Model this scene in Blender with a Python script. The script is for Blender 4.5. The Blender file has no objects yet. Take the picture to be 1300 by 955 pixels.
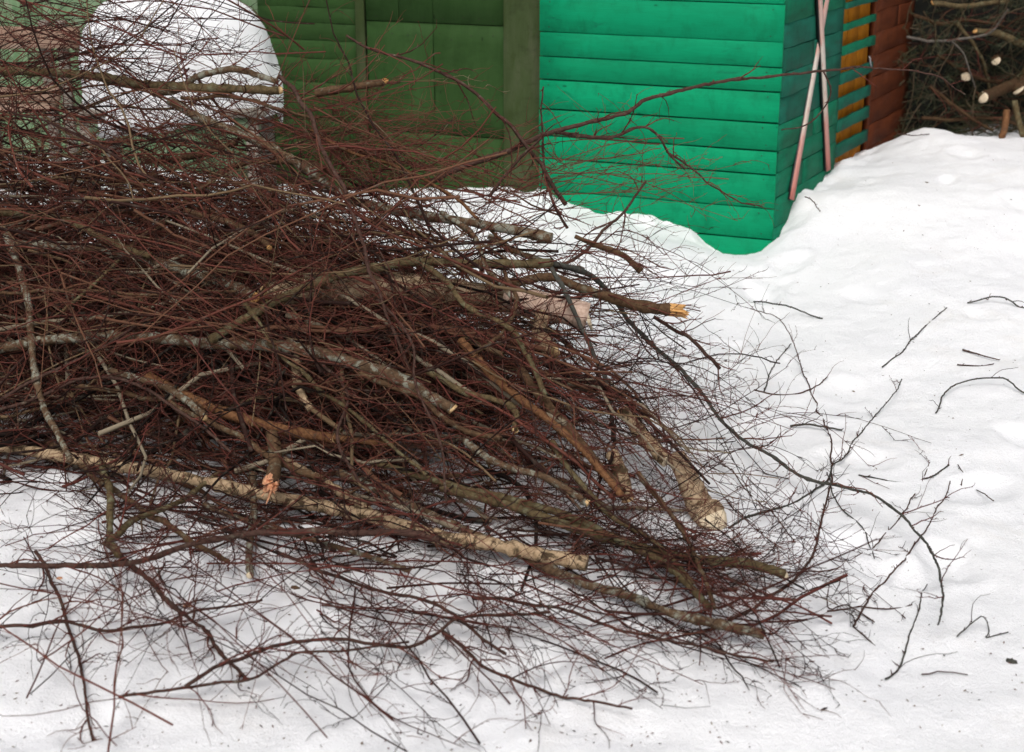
import bpy, math
import numpy as np
from mathutils import Vector, Matrix
S = bpy.context.scene
COL = S.collection
rng = np.random.default_rng(11)
rad = math.radians

# ------------------------------------------------------------------ camera, sky, sun, exposure
CAM_Z, PITCH, F = 2.2, rad(17.8), 1900.0
cam = bpy.data.cameras.new('camera'); cam_o = bpy.data.objects.new('camera', cam); COL.objects.link(cam_o)
cam_o.location = (0, 0, CAM_Z); cam_o.rotation_euler = (math.pi/2-PITCH, 0, 0)
cam.sensor_width = 36; cam.lens = F/1300*36; cam.shift_y = -44.5/1300
cam.clip_start = 0.05; cam.clip_end = 500
cam.dof.use_dof = True; cam.dof.focus_distance = 5.9; cam.dof.aperture_fstop = 3.2
S.camera = cam_o
W = bpy.data.worlds.new('World'); S.world = W; W.use_nodes = True
wn = W.node_tree.nodes; wl = W.node_tree.links
bg = wn['Background']; sky = wn.new('ShaderNodeTexSky'); sky.sky_type = 'NISHITA'; sky.sun_disc = False
SUN_EL, SUN_AZ = rad(54), rad(190)
sky.sun_elevation = SUN_EL; sky.sun_rotation = SUN_AZ; sky.air_density = 1.0; sky.dust_density = 6; sky.ozone_density = 0.4
hs = wn.new('ShaderNodeHueSaturation'); hs.inputs['Saturation'].default_value = 0.32
wl.new(sky.outputs[0], hs.inputs['Color']); wl.new(hs.outputs[0], bg.inputs['Color'])
bg.inputs['Strength'].default_value = 0.10
sun = bpy.data.lights.new('sun', 'SUN'); sun.energy = 1.3; sun.angle = rad(32); sun.color = (1.0, 0.97, 0.93)
sun_o = bpy.data.objects.new('sun', sun); COL.objects.link(sun_o)
sd = Vector((math.sin(SUN_AZ)*math.cos(SUN_EL), math.cos(SUN_AZ)*math.cos(SUN_EL), math.sin(SUN_EL)))
sun_o.rotation_euler = (-sd).to_track_quat('-Z', 'Y').to_euler()
S.view_settings.view_transform = 'Standard'; S.view_settings.look = 'None'; S.view_settings.gamma = 1
S.view_settings.exposure = 0.24
S.cycles.max_bounces = 6; S.cycles.diffuse_bounces = 4

# ------------------------------------------------------------------ projection helpers (photo measurements -> world)
cp, sp = math.cos(PITCH), math.sin(PITCH)
def ray(px, py):
    u = (px-650)/F; v = (433-py)/F
    return np.array([u, cp+v*sp, -sp+v*cp])
def at(px, py, dist):                       # point at forward distance dist
    d = ray(px, py); return np.array([0, 0, CAM_Z]) + d*(dist/d[1])
def at_z(px, py, z):
    d = ray(px, py); return np.array([0, 0, CAM_Z]) + d*((z-CAM_Z)/d[2])

# ------------------------------------------------------------------ noise
_lat = np.random.default_rng(5).random((256, 256))
def vn(x, y, f, seed=0):
    x = np.asarray(x)*f+seed*17.3+500; y = np.asarray(y)*f+seed*9.1+500
    i = np.floor(x).astype(int); j = np.floor(y).astype(int); a = x-i; b = y-j
    a = a*a*(3-2*a); b = b*b*(3-2*b)
    L = lambda p, q: _lat[p % 256, q % 256]
    return (L(i, j)*(1-a)+L(i+1, j)*a)*(1-b)+(L(i, j+1)*(1-a)+L(i+1, j+1)*a)*b-.5

# ------------------------------------------------------------------ walls: two vertical planes meeting at the shed corner
uf = np.array([-4950., 1995., 0]); uf /= np.linalg.norm(uf)      # along the front, going left
us = np.array([1080., 1995., 0]); us /= np.linalg.norm(us)       # along the side, going back
CORNER = at(976, 300, 8.3); CORNER[2] = 0
nf = np.array([-uf[1], uf[0], 0]); nf = nf if nf[1] < 0 else -nf   # outward normals, towards the camera
ns = np.array([us[1], -us[0], 0]); ns = ns if ns[0] > 0 else -ns
def hit_plane(px, py, n, off=0.0):
    d = ray(px, py); o = np.array([0, 0, CAM_Z]); p0 = CORNER+n*off
    t = np.dot(p0-o, n)/np.dot(d, n); return o+d*t
def zc(py, px=985):                          # height of a pixel row on the corner edge
    return at(px, py, CORNER[1])[2]
def front_s(px, py, off=0): return float(np.dot(hit_plane(px, py, nf, off)-CORNER, uf))
def side_s(px, py, off=0): return float(np.dot(hit_plane(px, py, ns, off)-CORNER, us))

# ------------------------------------------------------------------ snow height field
ctl = []
for px, py in [(690,243),(720,250),(750,262),(800,270),(850,280),(880,290),(900,310),(915,320),(930,328),(945,323),(958,328),(970,311),(980,304)]:
    ctl.append(hit_plane(px, py, nf))
for px, py in [(988,293),(1000,258),(1020,242),(1040,224),(1055,208),(1075,203),(1100,194),(1120,190),(1137,184)]:
    ctl.append(hit_plane(px, py, ns))
for px, py in [(640,236),(560,238),(450,235),(300,222),(180,206),(50,192),(-150,185)]:
    ctl.append(hit_plane(px, py, nf, -.2))
for px, py, z in [(1180,164,.50),(1215,172,.46),(1250,178,.45),(1300,188,.44),(1400,190,.44),(1550,200,.4),
                  (1100,260,.34),(1200,260,.36),(1300,260,.36),(1050,300,.2),(1150,330,.2),(1300,330,.2),(1000,360,.10),(1100,420,.08),(1300,430,.08),
                  (900,360,.13),(820,310,.24),(740,300,.22),(620,290,.2),(930,430,.04),(1040,520,0),(1200,560,.02),(1350,600,0),(900,640,0),
                  (1300,750,0),(1300,950,0),(1000,900,0),(650,930,0),(350,800,0),(0,930,0),(0,760,.02),(-200,900,0),(600,800,0),(-250,700,.02),
                  (1600,600,0),(1700,900,0),(-500,800,0)]:
    ctl.append(at_z(px, py, z))
for p in [(-1.5,6.5,.1),(-3,6.2,.1),(0,5.8,.05),(-1,5,.02),(-4.5,5,.05),(-6,9,.2),(0,1,0),(-3,1,0),(3,1,0),(2.5,12.5,.15),(4.5,13,.2),(6,9,.3),(6,5,.05),(3.6,12,.35),(-5,13,.1),(0,13,.1),(9,12,.2),(-9,4,0),(9,2,0),(0,16,0),(0,-3,0)]:
    ctl.append(np.array(p, float))
ctl = np.array(ctl)
def _phi(d2): return np.sqrt(d2+.15**2)
_A = _phi(((ctl[:, None, :2]-ctl[None, :, :2])**2).sum(-1)); _n = len(ctl)
_B = np.zeros((_n+1, _n+1)); _B[:_n, :_n] = _A+np.eye(_n)*(-.004); _B[:_n, _n] = 1; _B[_n, :_n] = 1
_w = np.linalg.solve(_B, np.append(ctl[:, 2], 0))
def snow_base(x, y):
    x = np.asarray(x, float); y = np.asarray(y, float); sh = x.shape
    xf = np.clip(x.ravel(), -9, 9); yf = np.clip(y.ravel(), -3, 16); z = np.full(xf.shape, _w[-1])
    for k in range(_n): z += _w[k]*_phi((xf-ctl[k, 0])**2+(yf-ctl[k, 1])**2)
    return z.reshape(sh)
# dents: footprints and hollows in the trodden snow
dr = np.random.default_rng(3)
DENTS = [(dr.uniform(-2.5, 4.2), dr.uniform(3.2, 9.5), dr.uniform(.05, .12), dr.uniform(.012, .034), dr.uniform(0, 3.14)) for _ in range(95)]
def snow(x, y, fine=False):
    x = np.asarray(x, float); y = np.asarray(y, float)
    z = snow_base(x, y) + vn(x, y, 1.1, 1)*.035 + vn(x, y, 2.9, 2)*.026 + vn(x, y, 6, 3)*.016
    for (a, b, r, d, th) in DENTS:
        c, s_ = math.cos(th), math.sin(th); X = (x-a)*c+(y-b)*s_; Y = -(x-a)*s_+(y-b)*c
        q = (X/(r*1.6))**2+(Y/r)**2
        z = z - d*np.exp(-q*q) + .25*d*np.exp(-(q-1.6)**2*2)
    df = (x-CORNER[0])*nf[0]+(y-CORNER[1])*nf[1]; dq = (x-CORNER[0])*ns[0]+(y-CORNER[1])*ns[1]; dw = np.maximum(df, dq)
    z = z + np.exp(-(dw/.14)**2)*(vn(x, y, 9, 21)*.06+vn(x, y, 21, 22)*.03-.006)
    if fine: z = z + vn(x, y, 13, 4)*.010 + vn(x, y, 29, 5)*.008
    return z

# ------------------------------------------------------------------ materials
def new_mat(name):
    m = bpy.data.materials.new(name); m.use_nodes = True
    nt = m.node_tree; b = nt.nodes['Principled BSDF']; return m, nt, b
def nz(nt, vec, scale, detail=4, rough=.55, dist=0):
    n = nt.nodes.new('ShaderNodeTexNoise'); n.inputs['Scale'].default_value = scale; n.inputs['Detail'].default_value = detail
    n.inputs['Roughness'].default_value = rough; n.inputs['Distortion'].default_value = dist
    if vec is not None: nt.links.new(vec, n.inputs['Vector'])
    return n.outputs['Fac']
def ramp(nt, fac, stops):
    r = nt.nodes.new('ShaderNodeValToRGB'); e = r.color_ramp.elements
    while len(e) < len(stops): e.new(.5)
    for k, (p, c) in enumerate(stops): e[k].position = p; e[k].color = tuple(c)+(1,) if len(c) == 3 else c
    nt.links.new(fac, r.inputs['Fac']); return r.outputs['Color']
def mix(nt, fac, a, b, mode='MIX'):
    n = nt.nodes.new('ShaderNodeMix'); n.data_type = 'RGBA'; n.blend_type = mode
    for v, s in ((fac, n.inputs[0]), (a, n.inputs[6]), (b, n.inputs[7])):
        if isinstance(v, (int, float)): s.default_value = v
        elif isinstance(v, tuple): s.default_value = v+(1,)
        else: nt.links.new(v, s)
    return n.outputs[2]
def coords(nt, scale=(1, 1, 1), loc_random=False):
    t = nt.nodes.new('ShaderNodeTexCoord'); m = nt.nodes.new('ShaderNodeMapping'); m.inputs['Scale'].default_value = scale
    nt.links.new(t.outputs['Object'], m.inputs['Vector'])
    if loc_random:
        o = nt.nodes.new('ShaderNodeObjectInfo'); c = nt.nodes.new('ShaderNodeVectorMath'); c.operation = 'SCALE'
        c.inputs[0].default_value = (37, 19, 53); nt.links.new(o.outputs['Random'], c.inputs['Scale'])
        a = nt.nodes.new('ShaderNodeVectorMath'); a.operation = 'ADD'
        nt.links.new(m.outputs[0], a.inputs[0]); nt.links.new(c.outputs[0], a.inputs[1]); return a.outputs[0]
    return m.outputs[0]
def bump(nt, b, h, strength, dist=.005):
    n = nt.nodes.new('ShaderNodeBump'); n.inputs['Strength'].default_value = strength; n.inputs['Distance'].default_value = dist
    nt.links.new(h, n.inputs['Height']); nt.links.new(n.outputs[0], b.inputs['Normal'])
def lin(r, g, b_): return tuple(((c/255)/12.92 if c/255 <= .04045 else ((c/255+.055)/1.055)**2.4) for c in (r, g, b_))

def snow_mat():
    m, nt, b = new_mat('snow'); v = coords(nt)
    d = nz(nt, v, 1.6, 6, .6); f = nz(nt, v, 9, 5)
    c = ramp(nt, d, [(.3, (.84, .845, .875)), (.62, (.89, .895, .915))])
    dirt = ramp(nt, nz(nt, v, 2.3, 7, .7, .4), [(.56, (0, 0, 0)), (.74, (1, 1, 1))])
    c = mix(nt, mix(nt, 1.0, dirt, (.35, .35, .35), 'MULTIPLY'), c, (.74, .70, .655))
    nt.links.new(c, b.inputs['Base Color']); b.inputs['Roughness'].default_value = .65
    b.inputs['Subsurface Weight'].default_value = 0.0; b.inputs['Specular IOR Level'].default_value = .25
    g = nz(nt, v, 160, 3, .7); add = nt.nodes.new('ShaderNodeMath'); add.operation = 'ADD'
    nt.links.new(g, add.inputs[0]); nt.links.new(nz(nt, v, 45, 4, .6), add.inputs[1])
    bump(nt, b, add.outputs[0], .7, .010); return m
def bark_mat(name, dark, mid, lichen, lfac=(.52, .62), lscale=22, rough=.9, bstr=.8):
    m, nt, b = new_mat(name); v = coords(nt, loc_random=True)
    base = ramp(nt, nz(nt, v, 60, 6, .65), [(.3, dark), (.7, mid)])
    lm = ramp(nt, nz(nt, v, lscale, 6, .7, .3), [(lfac[0], (0, 0, 0)), (lfac[1], (1, 1, 1))])
    c = mix(nt, lm, base, lichen)
    nt.links.new(c, b.inputs['Base Color']); b.inputs['Roughness'].default_value = rough; b.inputs['Specular IOR Level'].default_value = .06
    bump(nt, b, nz(nt, v, 130, 6, .7), bstr, .006); return m
def twig_mat():
    m, nt, b = new_mat('twig_bark')
    a = nt.nodes.new('ShaderNodeAttribute'); a.attribute_name = 'tint'
    c = ramp(nt, a.outputs['Fac'], [(0, (.012, .008, .007)), (.3, (.034, .016, .013)), (.55, (.128, .038, .030)), (.75, (.130, .062, .038)), (.9, (.155, .105, .06)), (1, (.23, .19, .135))])
    v = coords(nt); c = mix(nt, ramp(nt, nz(nt, v, 30, 4), [(.55, (0, 0, 0)), (.72, (.6, .6, .6))]), c, (.10, .09, .07))
    nt.links.new(c, b.inputs['Base Color']); b.inputs['Roughness'].default_value = .8; b.inputs['Specular IOR Level'].default_value = .06; return m
def wood_end_mat(name, a_, b_):
    m, nt, b = new_mat(name); v = coords(nt)
    c = ramp(nt, nz(nt, v, 90, 5), [(.3, a_), (.7, b_)]); nt.links.new(c, b.inputs['Base Color']); b.inputs['Roughness'].default_value = .8
    bump(nt, b, nz(nt, v, 200, 4), .5, .003); return m
def paint_mat(name, cols, wear, wf=(.60, .75), grain=.38):
    """painted board; local x runs along the board"""
    m, nt, b = new_mat(name); v = coords(nt, (1.4, 5, 5), True); v2 = coords(nt, (5, 90, 130), True); v3 = coords(nt, (1, 2.2, 2.2), True)
    base = ramp(nt, nz(nt, v, 2.2, 6, .6), [(.28, cols[0]), (.5, cols[1]), (.74, cols[2])])
    gr = nz(nt, v2, 2.0, 5, .7); gm = ramp(nt, gr, [(.35, (.62, .62, .62)), (.6, (1, 1, 1))])
    c = mix(nt, grain, base, gm, 'MULTIPLY')
    oi = nt.nodes.new('ShaderNodeObjectInfo'); c = mix(nt, 1.0, c, ramp(nt, oi.outputs['Random'], [(0, (.84, .82, .80)), (.5, (.95, .95, .95)), (1, (1.05, 1.04, 1.02))]), 'MULTIPLY')
    wm = ramp(nt, nz(nt, v, 3.1, 7, .75, .5), [(wf[0], (0, 0, 0)), (wf[1], (1, 1, 1))])
    c = mix(nt, wm, c, wear)
    kn = nt.nodes.new('ShaderNodeTexVoronoi'); kn.inputs['Scale'].default_value = 4.2; nt.links.new(v3, kn.inputs['Vector'])
    km = ramp(nt, kn.outputs['Distance'], [(.035, (1, 1, 1)), (.075, (0, 0, 0))])
    c = mix(nt, mix(nt, 1.0, km, (.8, .8, .8), 'MULTIPLY'), c, tuple(x*.35 for x in cols[0]))
    st = ramp(nt, nz(nt, coords(nt, (5, 3, 3), True), 2.0, 8, .75, .3), [(.50, (0, 0, 0)), (.68, (.55, .55, .55))]); c = mix(nt, st, c, tuple(x*.55 for x in cols[0]))
    nt.links.new(c, b.inputs['Base Color']); b.inputs['Roughness'].default_value = .7; b.inputs['Specular IOR Level'].default_value = .12
    bump(nt, b, gr, .45, .003); return m
def flat_mat(name, c, rough=.8, metal=0):
    m, nt, b = new_mat(name); v = coords(nt); k = ramp(nt, nz(nt, v, 25, 5), [(.3, tuple(x*.75 for x in c)), (.7, c)])
    nt.links.new(k, b.inputs['Base Color']); b.inputs['Roughness'].default_value = rough; b.inputs['Metallic'].default_value = metal; return m
M = {}
M['snow'] = snow_mat()
M['twig'] = twig_mat()
M['brown'] = bark_mat('brown_bark', (.045, .026, .016), (.15, .09, .05), (.17, .16, .115), (.56, .68))
M['lichen'] = bark_mat('lichen_bark', (.05, .032, .02), (.16, .10, .06), (.25, .25, .20), (.50, .60), 26)
M['moss'] = bark_mat('mossy_bark', (.05, .038, .02), (.16, .115, .06), (.17, .165, .10), (.52, .66))
M['rust'] = bark_mat('rusty_bark', (.075, .032, .016), (.23, .115, .055), (.08, .055, .04), (.56, .66))
M['grey'] = bark_mat('grey_bark', (.07, .06, .05), (.17, .15, .13), (.10, .07, .05), (.55, .7))
M['green'] = bark_mat('grey_green_bark', (.035, .035, .032), (.095, .095, .08), (.07, .05, .04), (.55, .7))
M['purple'] = bark_mat('purple_brown_bark', (.040, .022, .018), (.10, .056, .044), (.14, .12, .09), (.58, .7))
M['birch'] = bark_mat('beige_birch_bark', (.24, .16, .09), (.54, .40, .26), (.08, .055, .032), (.51, .58), 22, .8, .7)
M['log'] = bark_mat('pale_birch_log_bark', (.24, .165, .095), (.54, .41, .28), (.11, .07, .04), (.54, .62), 26, .8, .7)
M['pinklog'] = bark_mat('pink_log_bark', (.36, .24, .18), (.64, .48, .39), (.16, .10, .07), (.57, .66), 26, .75, .35)
M['cut'] = wood_end_mat('fresh_cut_wood', (.52, .33, .15), (.72, .52, .28))
M['cutpink'] = wood_end_mat('splintered_pink_wood', (.48, .16, .09), (.74, .44, .24))
M['cutgold'] = wood_end_mat('orange_wood', (.50, .24, .07), (.66, .38, .14))
M['cutpale'] = wood_end_mat('pale_cut_wood', (.55, .44, .30), (.70, .60, .44))
M['conebark'] = bark_mat('spruce_bark', (.035, .02, .012), (.095, .055, .03), (.08, .08, .04), (.56, .7))
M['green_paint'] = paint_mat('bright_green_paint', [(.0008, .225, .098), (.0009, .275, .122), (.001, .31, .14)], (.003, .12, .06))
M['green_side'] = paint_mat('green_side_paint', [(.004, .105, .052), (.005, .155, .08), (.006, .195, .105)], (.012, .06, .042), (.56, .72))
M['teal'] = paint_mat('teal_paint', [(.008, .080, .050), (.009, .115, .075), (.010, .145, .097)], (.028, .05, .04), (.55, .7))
M['dark_green'] = paint_mat('dark_green_paint', [(.024, .062, .014), (.029, .072, .018), (.036, .082, .023)], (.085, .09, .045), (.66, .85))
M['moss_post'] = paint_mat('mossy_post_paint', [(.038, .058, .02), (.05, .072, .028), (.072, .085, .045)], (.035, .055, .015), (.5, .65))
M['pale_green'] = paint_mat('pale_green_paint', [(.09, .17, .085), (.16, .25, .14), (.24, .30, .21)], (.30, .28, .22), (.56, .7))
M['pink_wood'] = paint_mat('pink_weathered_wood', [(.26, .16, .12), (.36, .24, .18), (.44, .31, .24)], (.42, .34, .28), (.55, .7))
M['orange'] = paint_mat('orange_paint', [(.34, .12, .006), (.50, .18, .008), (.56, .22, .012)], (.28, .10, .01))
M['rustwall'] = paint_mat('rust_brown_paint', [(.070, .017, .006), (.105, .026, .009), (.14, .037, .012)], (.11, .042, .026), (.56, .7))
M['backing'] = flat_mat('old_dark_timber', (.03, .025, .02))  # dark backing box behind the wall boards
M['grey_wood'] = paint_mat('grey_weathered_wood', [(.17, .15, .13), (.24, .21, .18), (.30, .27, .23)], (.12, .11, .09))
M['metal'] = flat_mat('grey_metal', (.35, .36, .38), .5, .6)
M['nail'] = flat_mat('rusty_nail', (.03, .025, .02), .6, .4)
M['black'] = flat_mat('black_ski_base', (.012, .012, .014), .45)
M['roof'] = flat_mat('roofing_felt', (.06, .06, .06))
def ski_mat():
    m, nt, b = new_mat('faded_red_white_ski'); v = coords(nt, (6, 6, 1.0)); t = nt.nodes.new('ShaderNodeTexCoord'); s = nt.nodes.new('ShaderNodeSeparateXYZ')
    nt.links.new(t.outputs['Object'], s.inputs[0])
    r = ramp(nt, s.outputs['Z'], [(.0, (.46, .15, .12)), (.30, (.52, .27, .23)), (.40, (.56, .47, .40)), (.80, (.58, .51, .45)), (.86, (.56, .38, .32)), (1, (.54, .36, .31))])
    c = mix(nt, ramp(nt, nz(nt, v, 7, 5, .7), [(.55, (0, 0, 0)), (.60, (1, 1, 1))]), r, (.50, .12, .09)); c = mix(nt, .5, r, c)
    nt.links.new(c, b.inputs['Base Color']); b.inputs['Roughness'].default_value = .45; return m
M['ski'] = ski_mat()

# ------------------------------------------------------------------ object helpers
def tag(o, label=None, cat=None, group=None, kind=None):
    if label: o['label'] = label
    if cat: o['category'] = cat
    if group: o['group'] = group
    if kind: o['kind'] = kind
    return o
def empty(name, loc, label, cat, group=None):
    o = bpy.data.objects.new(name, None); COL.objects.link(o); o.location = tuple(loc); o.empty_display_size = .1
    return tag(o, label, cat, group)
def mesh_np(name, verts, quads=None, tris=None, mat=None, tint=None, smooth=True):
    me = bpy.data.meshes.new(name); verts = np.ascontiguousarray(verts, dtype=np.float32)
    q = np.zeros((0, 4), np.int32) if quads is None else np.asarray(quads, np.int32)
    t = np.zeros((0, 3), np.int32) if tris is None else np.asarray(tris, np.int32)
    me.vertices.add(len(verts)); me.vertices.foreach_set('co', verts.ravel())
    nl = q.size+t.size; me.loops.add(nl); me.loops.foreach_set('vertex_index', np.concatenate([q.ravel(), t.ravel()]).astype(np.int32))
    me.polygons.add(len(q)+len(t))
    st = np.concatenate([np.arange(len(q))*4, len(q)*4+np.arange(len(t))*3]).astype(np.int32)
    me.polygons.foreach_set('loop_start', st)
    if smooth: me.polygons.foreach_set('use_smooth', np.ones(len(q)+len(t), bool))
    me.update(calc_edges=True)
    if tint is not None:
        a = me.attributes.new('tint', 'FLOAT', 'POINT'); a.data.foreach_set('value', np.asarray(tint, np.float32))
    if mat: me.materials.append(mat)
    return me
def link(name, me, loc=(0, 0, 0), parent=None, mw=None):
    o = bpy.data.objects.new(name, me); COL.objects.link(o)
    if mw is not None: o.matrix_local = mw
    else: o.location = tuple(loc)
    if parent: o.parent = parent
    return o

# tubes: P (K,N,3), R (K,N) -> verts, quads, tris, tint
def norm(a): return a/np.maximum(np.linalg.norm(a, axis=-1, keepdims=True), 1e-9)
def tubes(P, R, sides, tint, cap=False, base=0, wob=0):
    K, N, _ = P.shape
    T = np.empty_like(P); T[:, 1:-1] = P[:, 2:]-P[:, :-2]; T[:, 0] = P[:, 1]-P[:, 0]; T[:, -1] = P[:, -1]-P[:, -2]; T = norm(T)
    ch = norm(P[:, -1]-P[:, 0]); ref = np.where(np.abs(ch[:, 2:3]) > .8, np.array([[1., 0, 0]]), np.array([[0, 0, 1.]]))
    A = norm(np.cross(T, ref[:, None, :])); B = np.cross(T, A)
    th = np.arange(sides)*2*math.pi/sides
    RR = R[:, :, None]*np.ones(sides)
    if wob: RR = RR*(1+wob*rng.standard_normal(RR.shape))
    V = P[:, :, None, :]+RR[..., None]*(np.cos(th)[None, None, :, None]*A[:, :, None, :]+np.sin(th)[None, None, :, None]*B[:, :, None, :])
    V = V.reshape(-1, 3)
    k, i, j = np.meshgrid(np.arange(K), np.arange(N-1), np.arange(sides), indexing='ij')
    b0 = k*N*sides+i*sides; j2 = (j+1) % sides
    Q = np.stack([b0+j, b0+j2, b0+sides+j2, b0+sides+j], -1).reshape(-1, 4)+base
    tt = np.repeat(np.broadcast_to(np.asarray(tint).reshape(-1), (K,)), N*sides)
    tr = []
    if cap:
        for kk in range(K):
            for e in (0, N-1):
                o = base+kk*N*sides+e*sides
                for j in range(1, sides-1): tr.append((o, o+j, o+j+1) if e else (o, o+j+1, o+j))
    return V, Q, np.array(tr, int).reshape(-1, 3), tt
class Bag:
    def __init__(s): s.V = []; s.Q = []; s.T = []; s.t = []; s.n = 0
    def add(s, P, R, sides, tint, cap=False, wob=0):
        v, q, t, tt = tubes(P, R, sides, tint, cap, s.n, wob); s.V.append(v); s.Q.append(q); s.T.append(t); s.t.append(tt); s.n += len(v)
    def tri(s, V, T, tint):
        s.V.append(V); s.T.append(T+s.n); s.t.append(np.full(len(V), tint) if np.isscalar(tint) else tint); s.n += len(V)
    def mesh(s, name, mats, origin=(0, 0, 0), smooth=True, split=None):
        V = np.concatenate(s.V)-np.array(origin)
        Q = np.concatenate(s.Q) if s.Q else None; T = np.concatenate(s.T) if s.T else None
        return mesh_np(name, V, Q, T, mats, np.concatenate(s.t), smooth)

def grow(start, d, L, N, bend=.25, curve=None, droop=0.0, kink=.15):
    """K curved polylines from start (K,3) along d (K,3), lengths L (K)"""
    K = len(start); P = np.zeros((K, N, 3)); P[:, 0] = start; d = norm(d.copy())
    c = (rng.standard_normal((K, 3)) if curve is None else curve)*bend
    for i in range(1, N):
        d = norm(d+c*(1.0/(N-1))+rng.standard_normal((K, 3))*kink+np.array([0, 0, -droop/(N-1)]))
        P[:, i] = P[:, i-1]+d*(L/(N-1))[:, None]
    return P
def branch_off(P, R, per, t0, t1, lmin, lmax, ang, rs, N, bend=.35, droop=0.0, rmin=.0013):
    """children on each parent; child arrays stay grouped by parent"""
    K, Np, _ = P.shape; n = K*per
    t = np.repeat(np.linspace(t0, t1, per)[None, :], K, 0)+rng.uniform(-.5, .5, (K, per))*(t1-t0)/max(per, 1)
    t = np.clip(t, 0.02, .985).ravel(); pi = np.repeat(np.arange(K), per)
    f = t*(Np-1); i = np.minimum(f.astype(int), Np-2); a = (f-i)[:, None]
    s = P[pi, i]*(1-a)+P[pi, i+1]*a; T = norm(P[pi, i+1]-P[pi, i])
    r = R[pi, i]*(1-a[:, 0])+R[pi, i+1]*a[:, 0]
    perp = norm(np.cross(T, rng.standard_normal((n, 3)))); perp[:, 2] = np.where(rng.random(n) < .65, np.abs(perp[:, 2]), perp[:, 2]); 
    an = rng.uniform(ang[0], ang[1], n)[:, None]
    d = T*np.cos(an)+perp*np.sin(an)
    L = rng.uniform(lmin, lmax, n)*(1.15-.6*t)
    C = grow(s, d, L, N, bend, curve=-perp*rng.uniform(.3, 1.3, n)[:, None]+rng.standard_normal((n, 3))*.6, droop=droop)
    r0 = np.maximum(np.minimum(r*rs, .006), rmin)
    CR = r0[:, None]*np.linspace(1, .45, N)[None, :]
    return C, CR, pi
def above(P, R):
    z = snow_fast(P[..., 0], P[..., 1])+R*.9+.002
    lo = P[..., 2] < z
    P[..., 2] = np.where(lo, z, P[..., 2]); return P
# cached coarse snow lookup
_gx = np.arange(-5, 6.5, .04); _gy = np.arange(1.5, 13.5, .04)
_GX, _GY = np.meshgrid(_gx, _gy, indexing='ij'); _GS = snow(_GX, _GY)
def snow_fast(x, y):
    fx = np.clip((x-_gx[0])/.04, 0, len(_gx)-1.001); fy = np.clip((y-_gy[0])/.04, 0, len(_gy)-1.001)
    i = fx.astype(int); j = fy.astype(int); a = fx-i; b = fy-j
    return (_GS[i, j]*(1-a)+_GS[i+1, j]*a)*(1-b)+(_GS[i, j+1]*(1-a)+_GS[i+1, j+1]*a)*b

# ------------------------------------------------------------------ the snow sheet
def axis(lo, a, b, hi, step):
    core = np.arange(a, b, step)
    def out(n, d): return d*(np.geomspace(1, 60, n)-1)*.9
    left = a-out(22, 1)[1:]; right = core[-1]+out(22, 1)[1:]
    return np.concatenate([left[::-1], core, right])
ax_ = axis(-60, -3.2, 5.2, 60, .024); ay_ = axis(-60, 2.6, 11.6, 70, .024)
GX, GY = np.meshgrid(ax_, ay_, indexing='ij'); GZ = snow(GX, GY, True)
nx, ny = GX.shape; idx = np.arange(nx*ny).reshape(nx, ny)
Q = np.stack([idx[:-1, :-1], idx[1:, :-1], idx[1:, 1:], idx[:-1, 1:]], -1).reshape(-1, 4)
g = link('snow_ground', mesh_np('snow_ground', np.stack([GX, GY, GZ], -1).reshape(-1, 3), Q, None, M['snow'])); tag(g, kind='structure')

# ------------------------------------------------------------------ boards
def board_mesh(L, H, T, mat, wob=.003, segs=6, seed=None, ragged=0.0):
    """x 0..L along, y 0..-T is the outer side (faces -y), z 0..H; chamfered edges"""
    r = np.random.default_rng(int(rng.integers(1e9)) if seed is None else seed)
    xs = np.linspace(0, L, segs+1); xs[0] += r.uniform(0, ragged); xs[-1] -= r.uniform(0, ragged)
    c = min(.0018, T*.3, H*.2); V = []
    lo = r.normal(0, wob, segs+1); hi = r.normal(0, wob, segs+1); cup = r.normal(0, .0015, segs+1)
    for k, x in enumerate(xs):
        b, t = lo[k], H+hi[k]; y = -T+cup[k]
        V += [(x, 0, b), (x, y+c, b), (x, y, b+c), (x, y, t-c), (x, y+c, t), (x, 0, t)]
    Q = [(k*6+j, k*6+(j+1) % 6, (k+1)*6+(j+1) % 6, (k+1)*6+j) for k in range(segs) for j in range(6)]
    e = segs*6; Q += [(0, 5, 2, 1), (2, 5, 4, 3), (e, e+1, e+2, e+5), (e+2, e+3, e+4, e+5)]
    me = mesh_np('board', V, Q, None, mat, None, False); return me
def frame(origin, u, n):
    """matrix: local x along u, local -y along outward n, z up"""
    m = Matrix(((u[0], -n[0], 0, origin[0]), (u[1], -n[1], 0, origin[1]), (0, 0, 1, origin[2]), (0, 0, 0, 1))); return m
def put_board(parent, base, u, n, s0, s1, z0, z1, off, T, mat, name='board', wob=.002, ragged=0.0, vertical=False, slope=0):
    """board on the vertical plane through base with direction u, outward n; parent sits at base z 0"""
    if not vertical:
        me = board_mesh(s1-s0, z1-z0, T, mat, wob, ragged=ragged)
        mw = frame(u*s0+n*off+np.array([0, 0, z0]), u, n)
        if slope: mw = mw @ Matrix.Rotation(slope, 4, 'Y')
    else:
        me = board_mesh(z1-z0, s1-s0, T, mat, wob, ragged=ragged)
        o = u*s1+n*off+np.array([0, 0, z0])
        # local x -> up, local z -> -u
        mw = Matrix(((0, -n[0], -u[0], o[0]), (0, -n[1], -u[1], o[1]), (1, 0, 0, o[2]), (0, 0, 0, 1)))
    return link(name, me, parent=parent, mw=mw)
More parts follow.
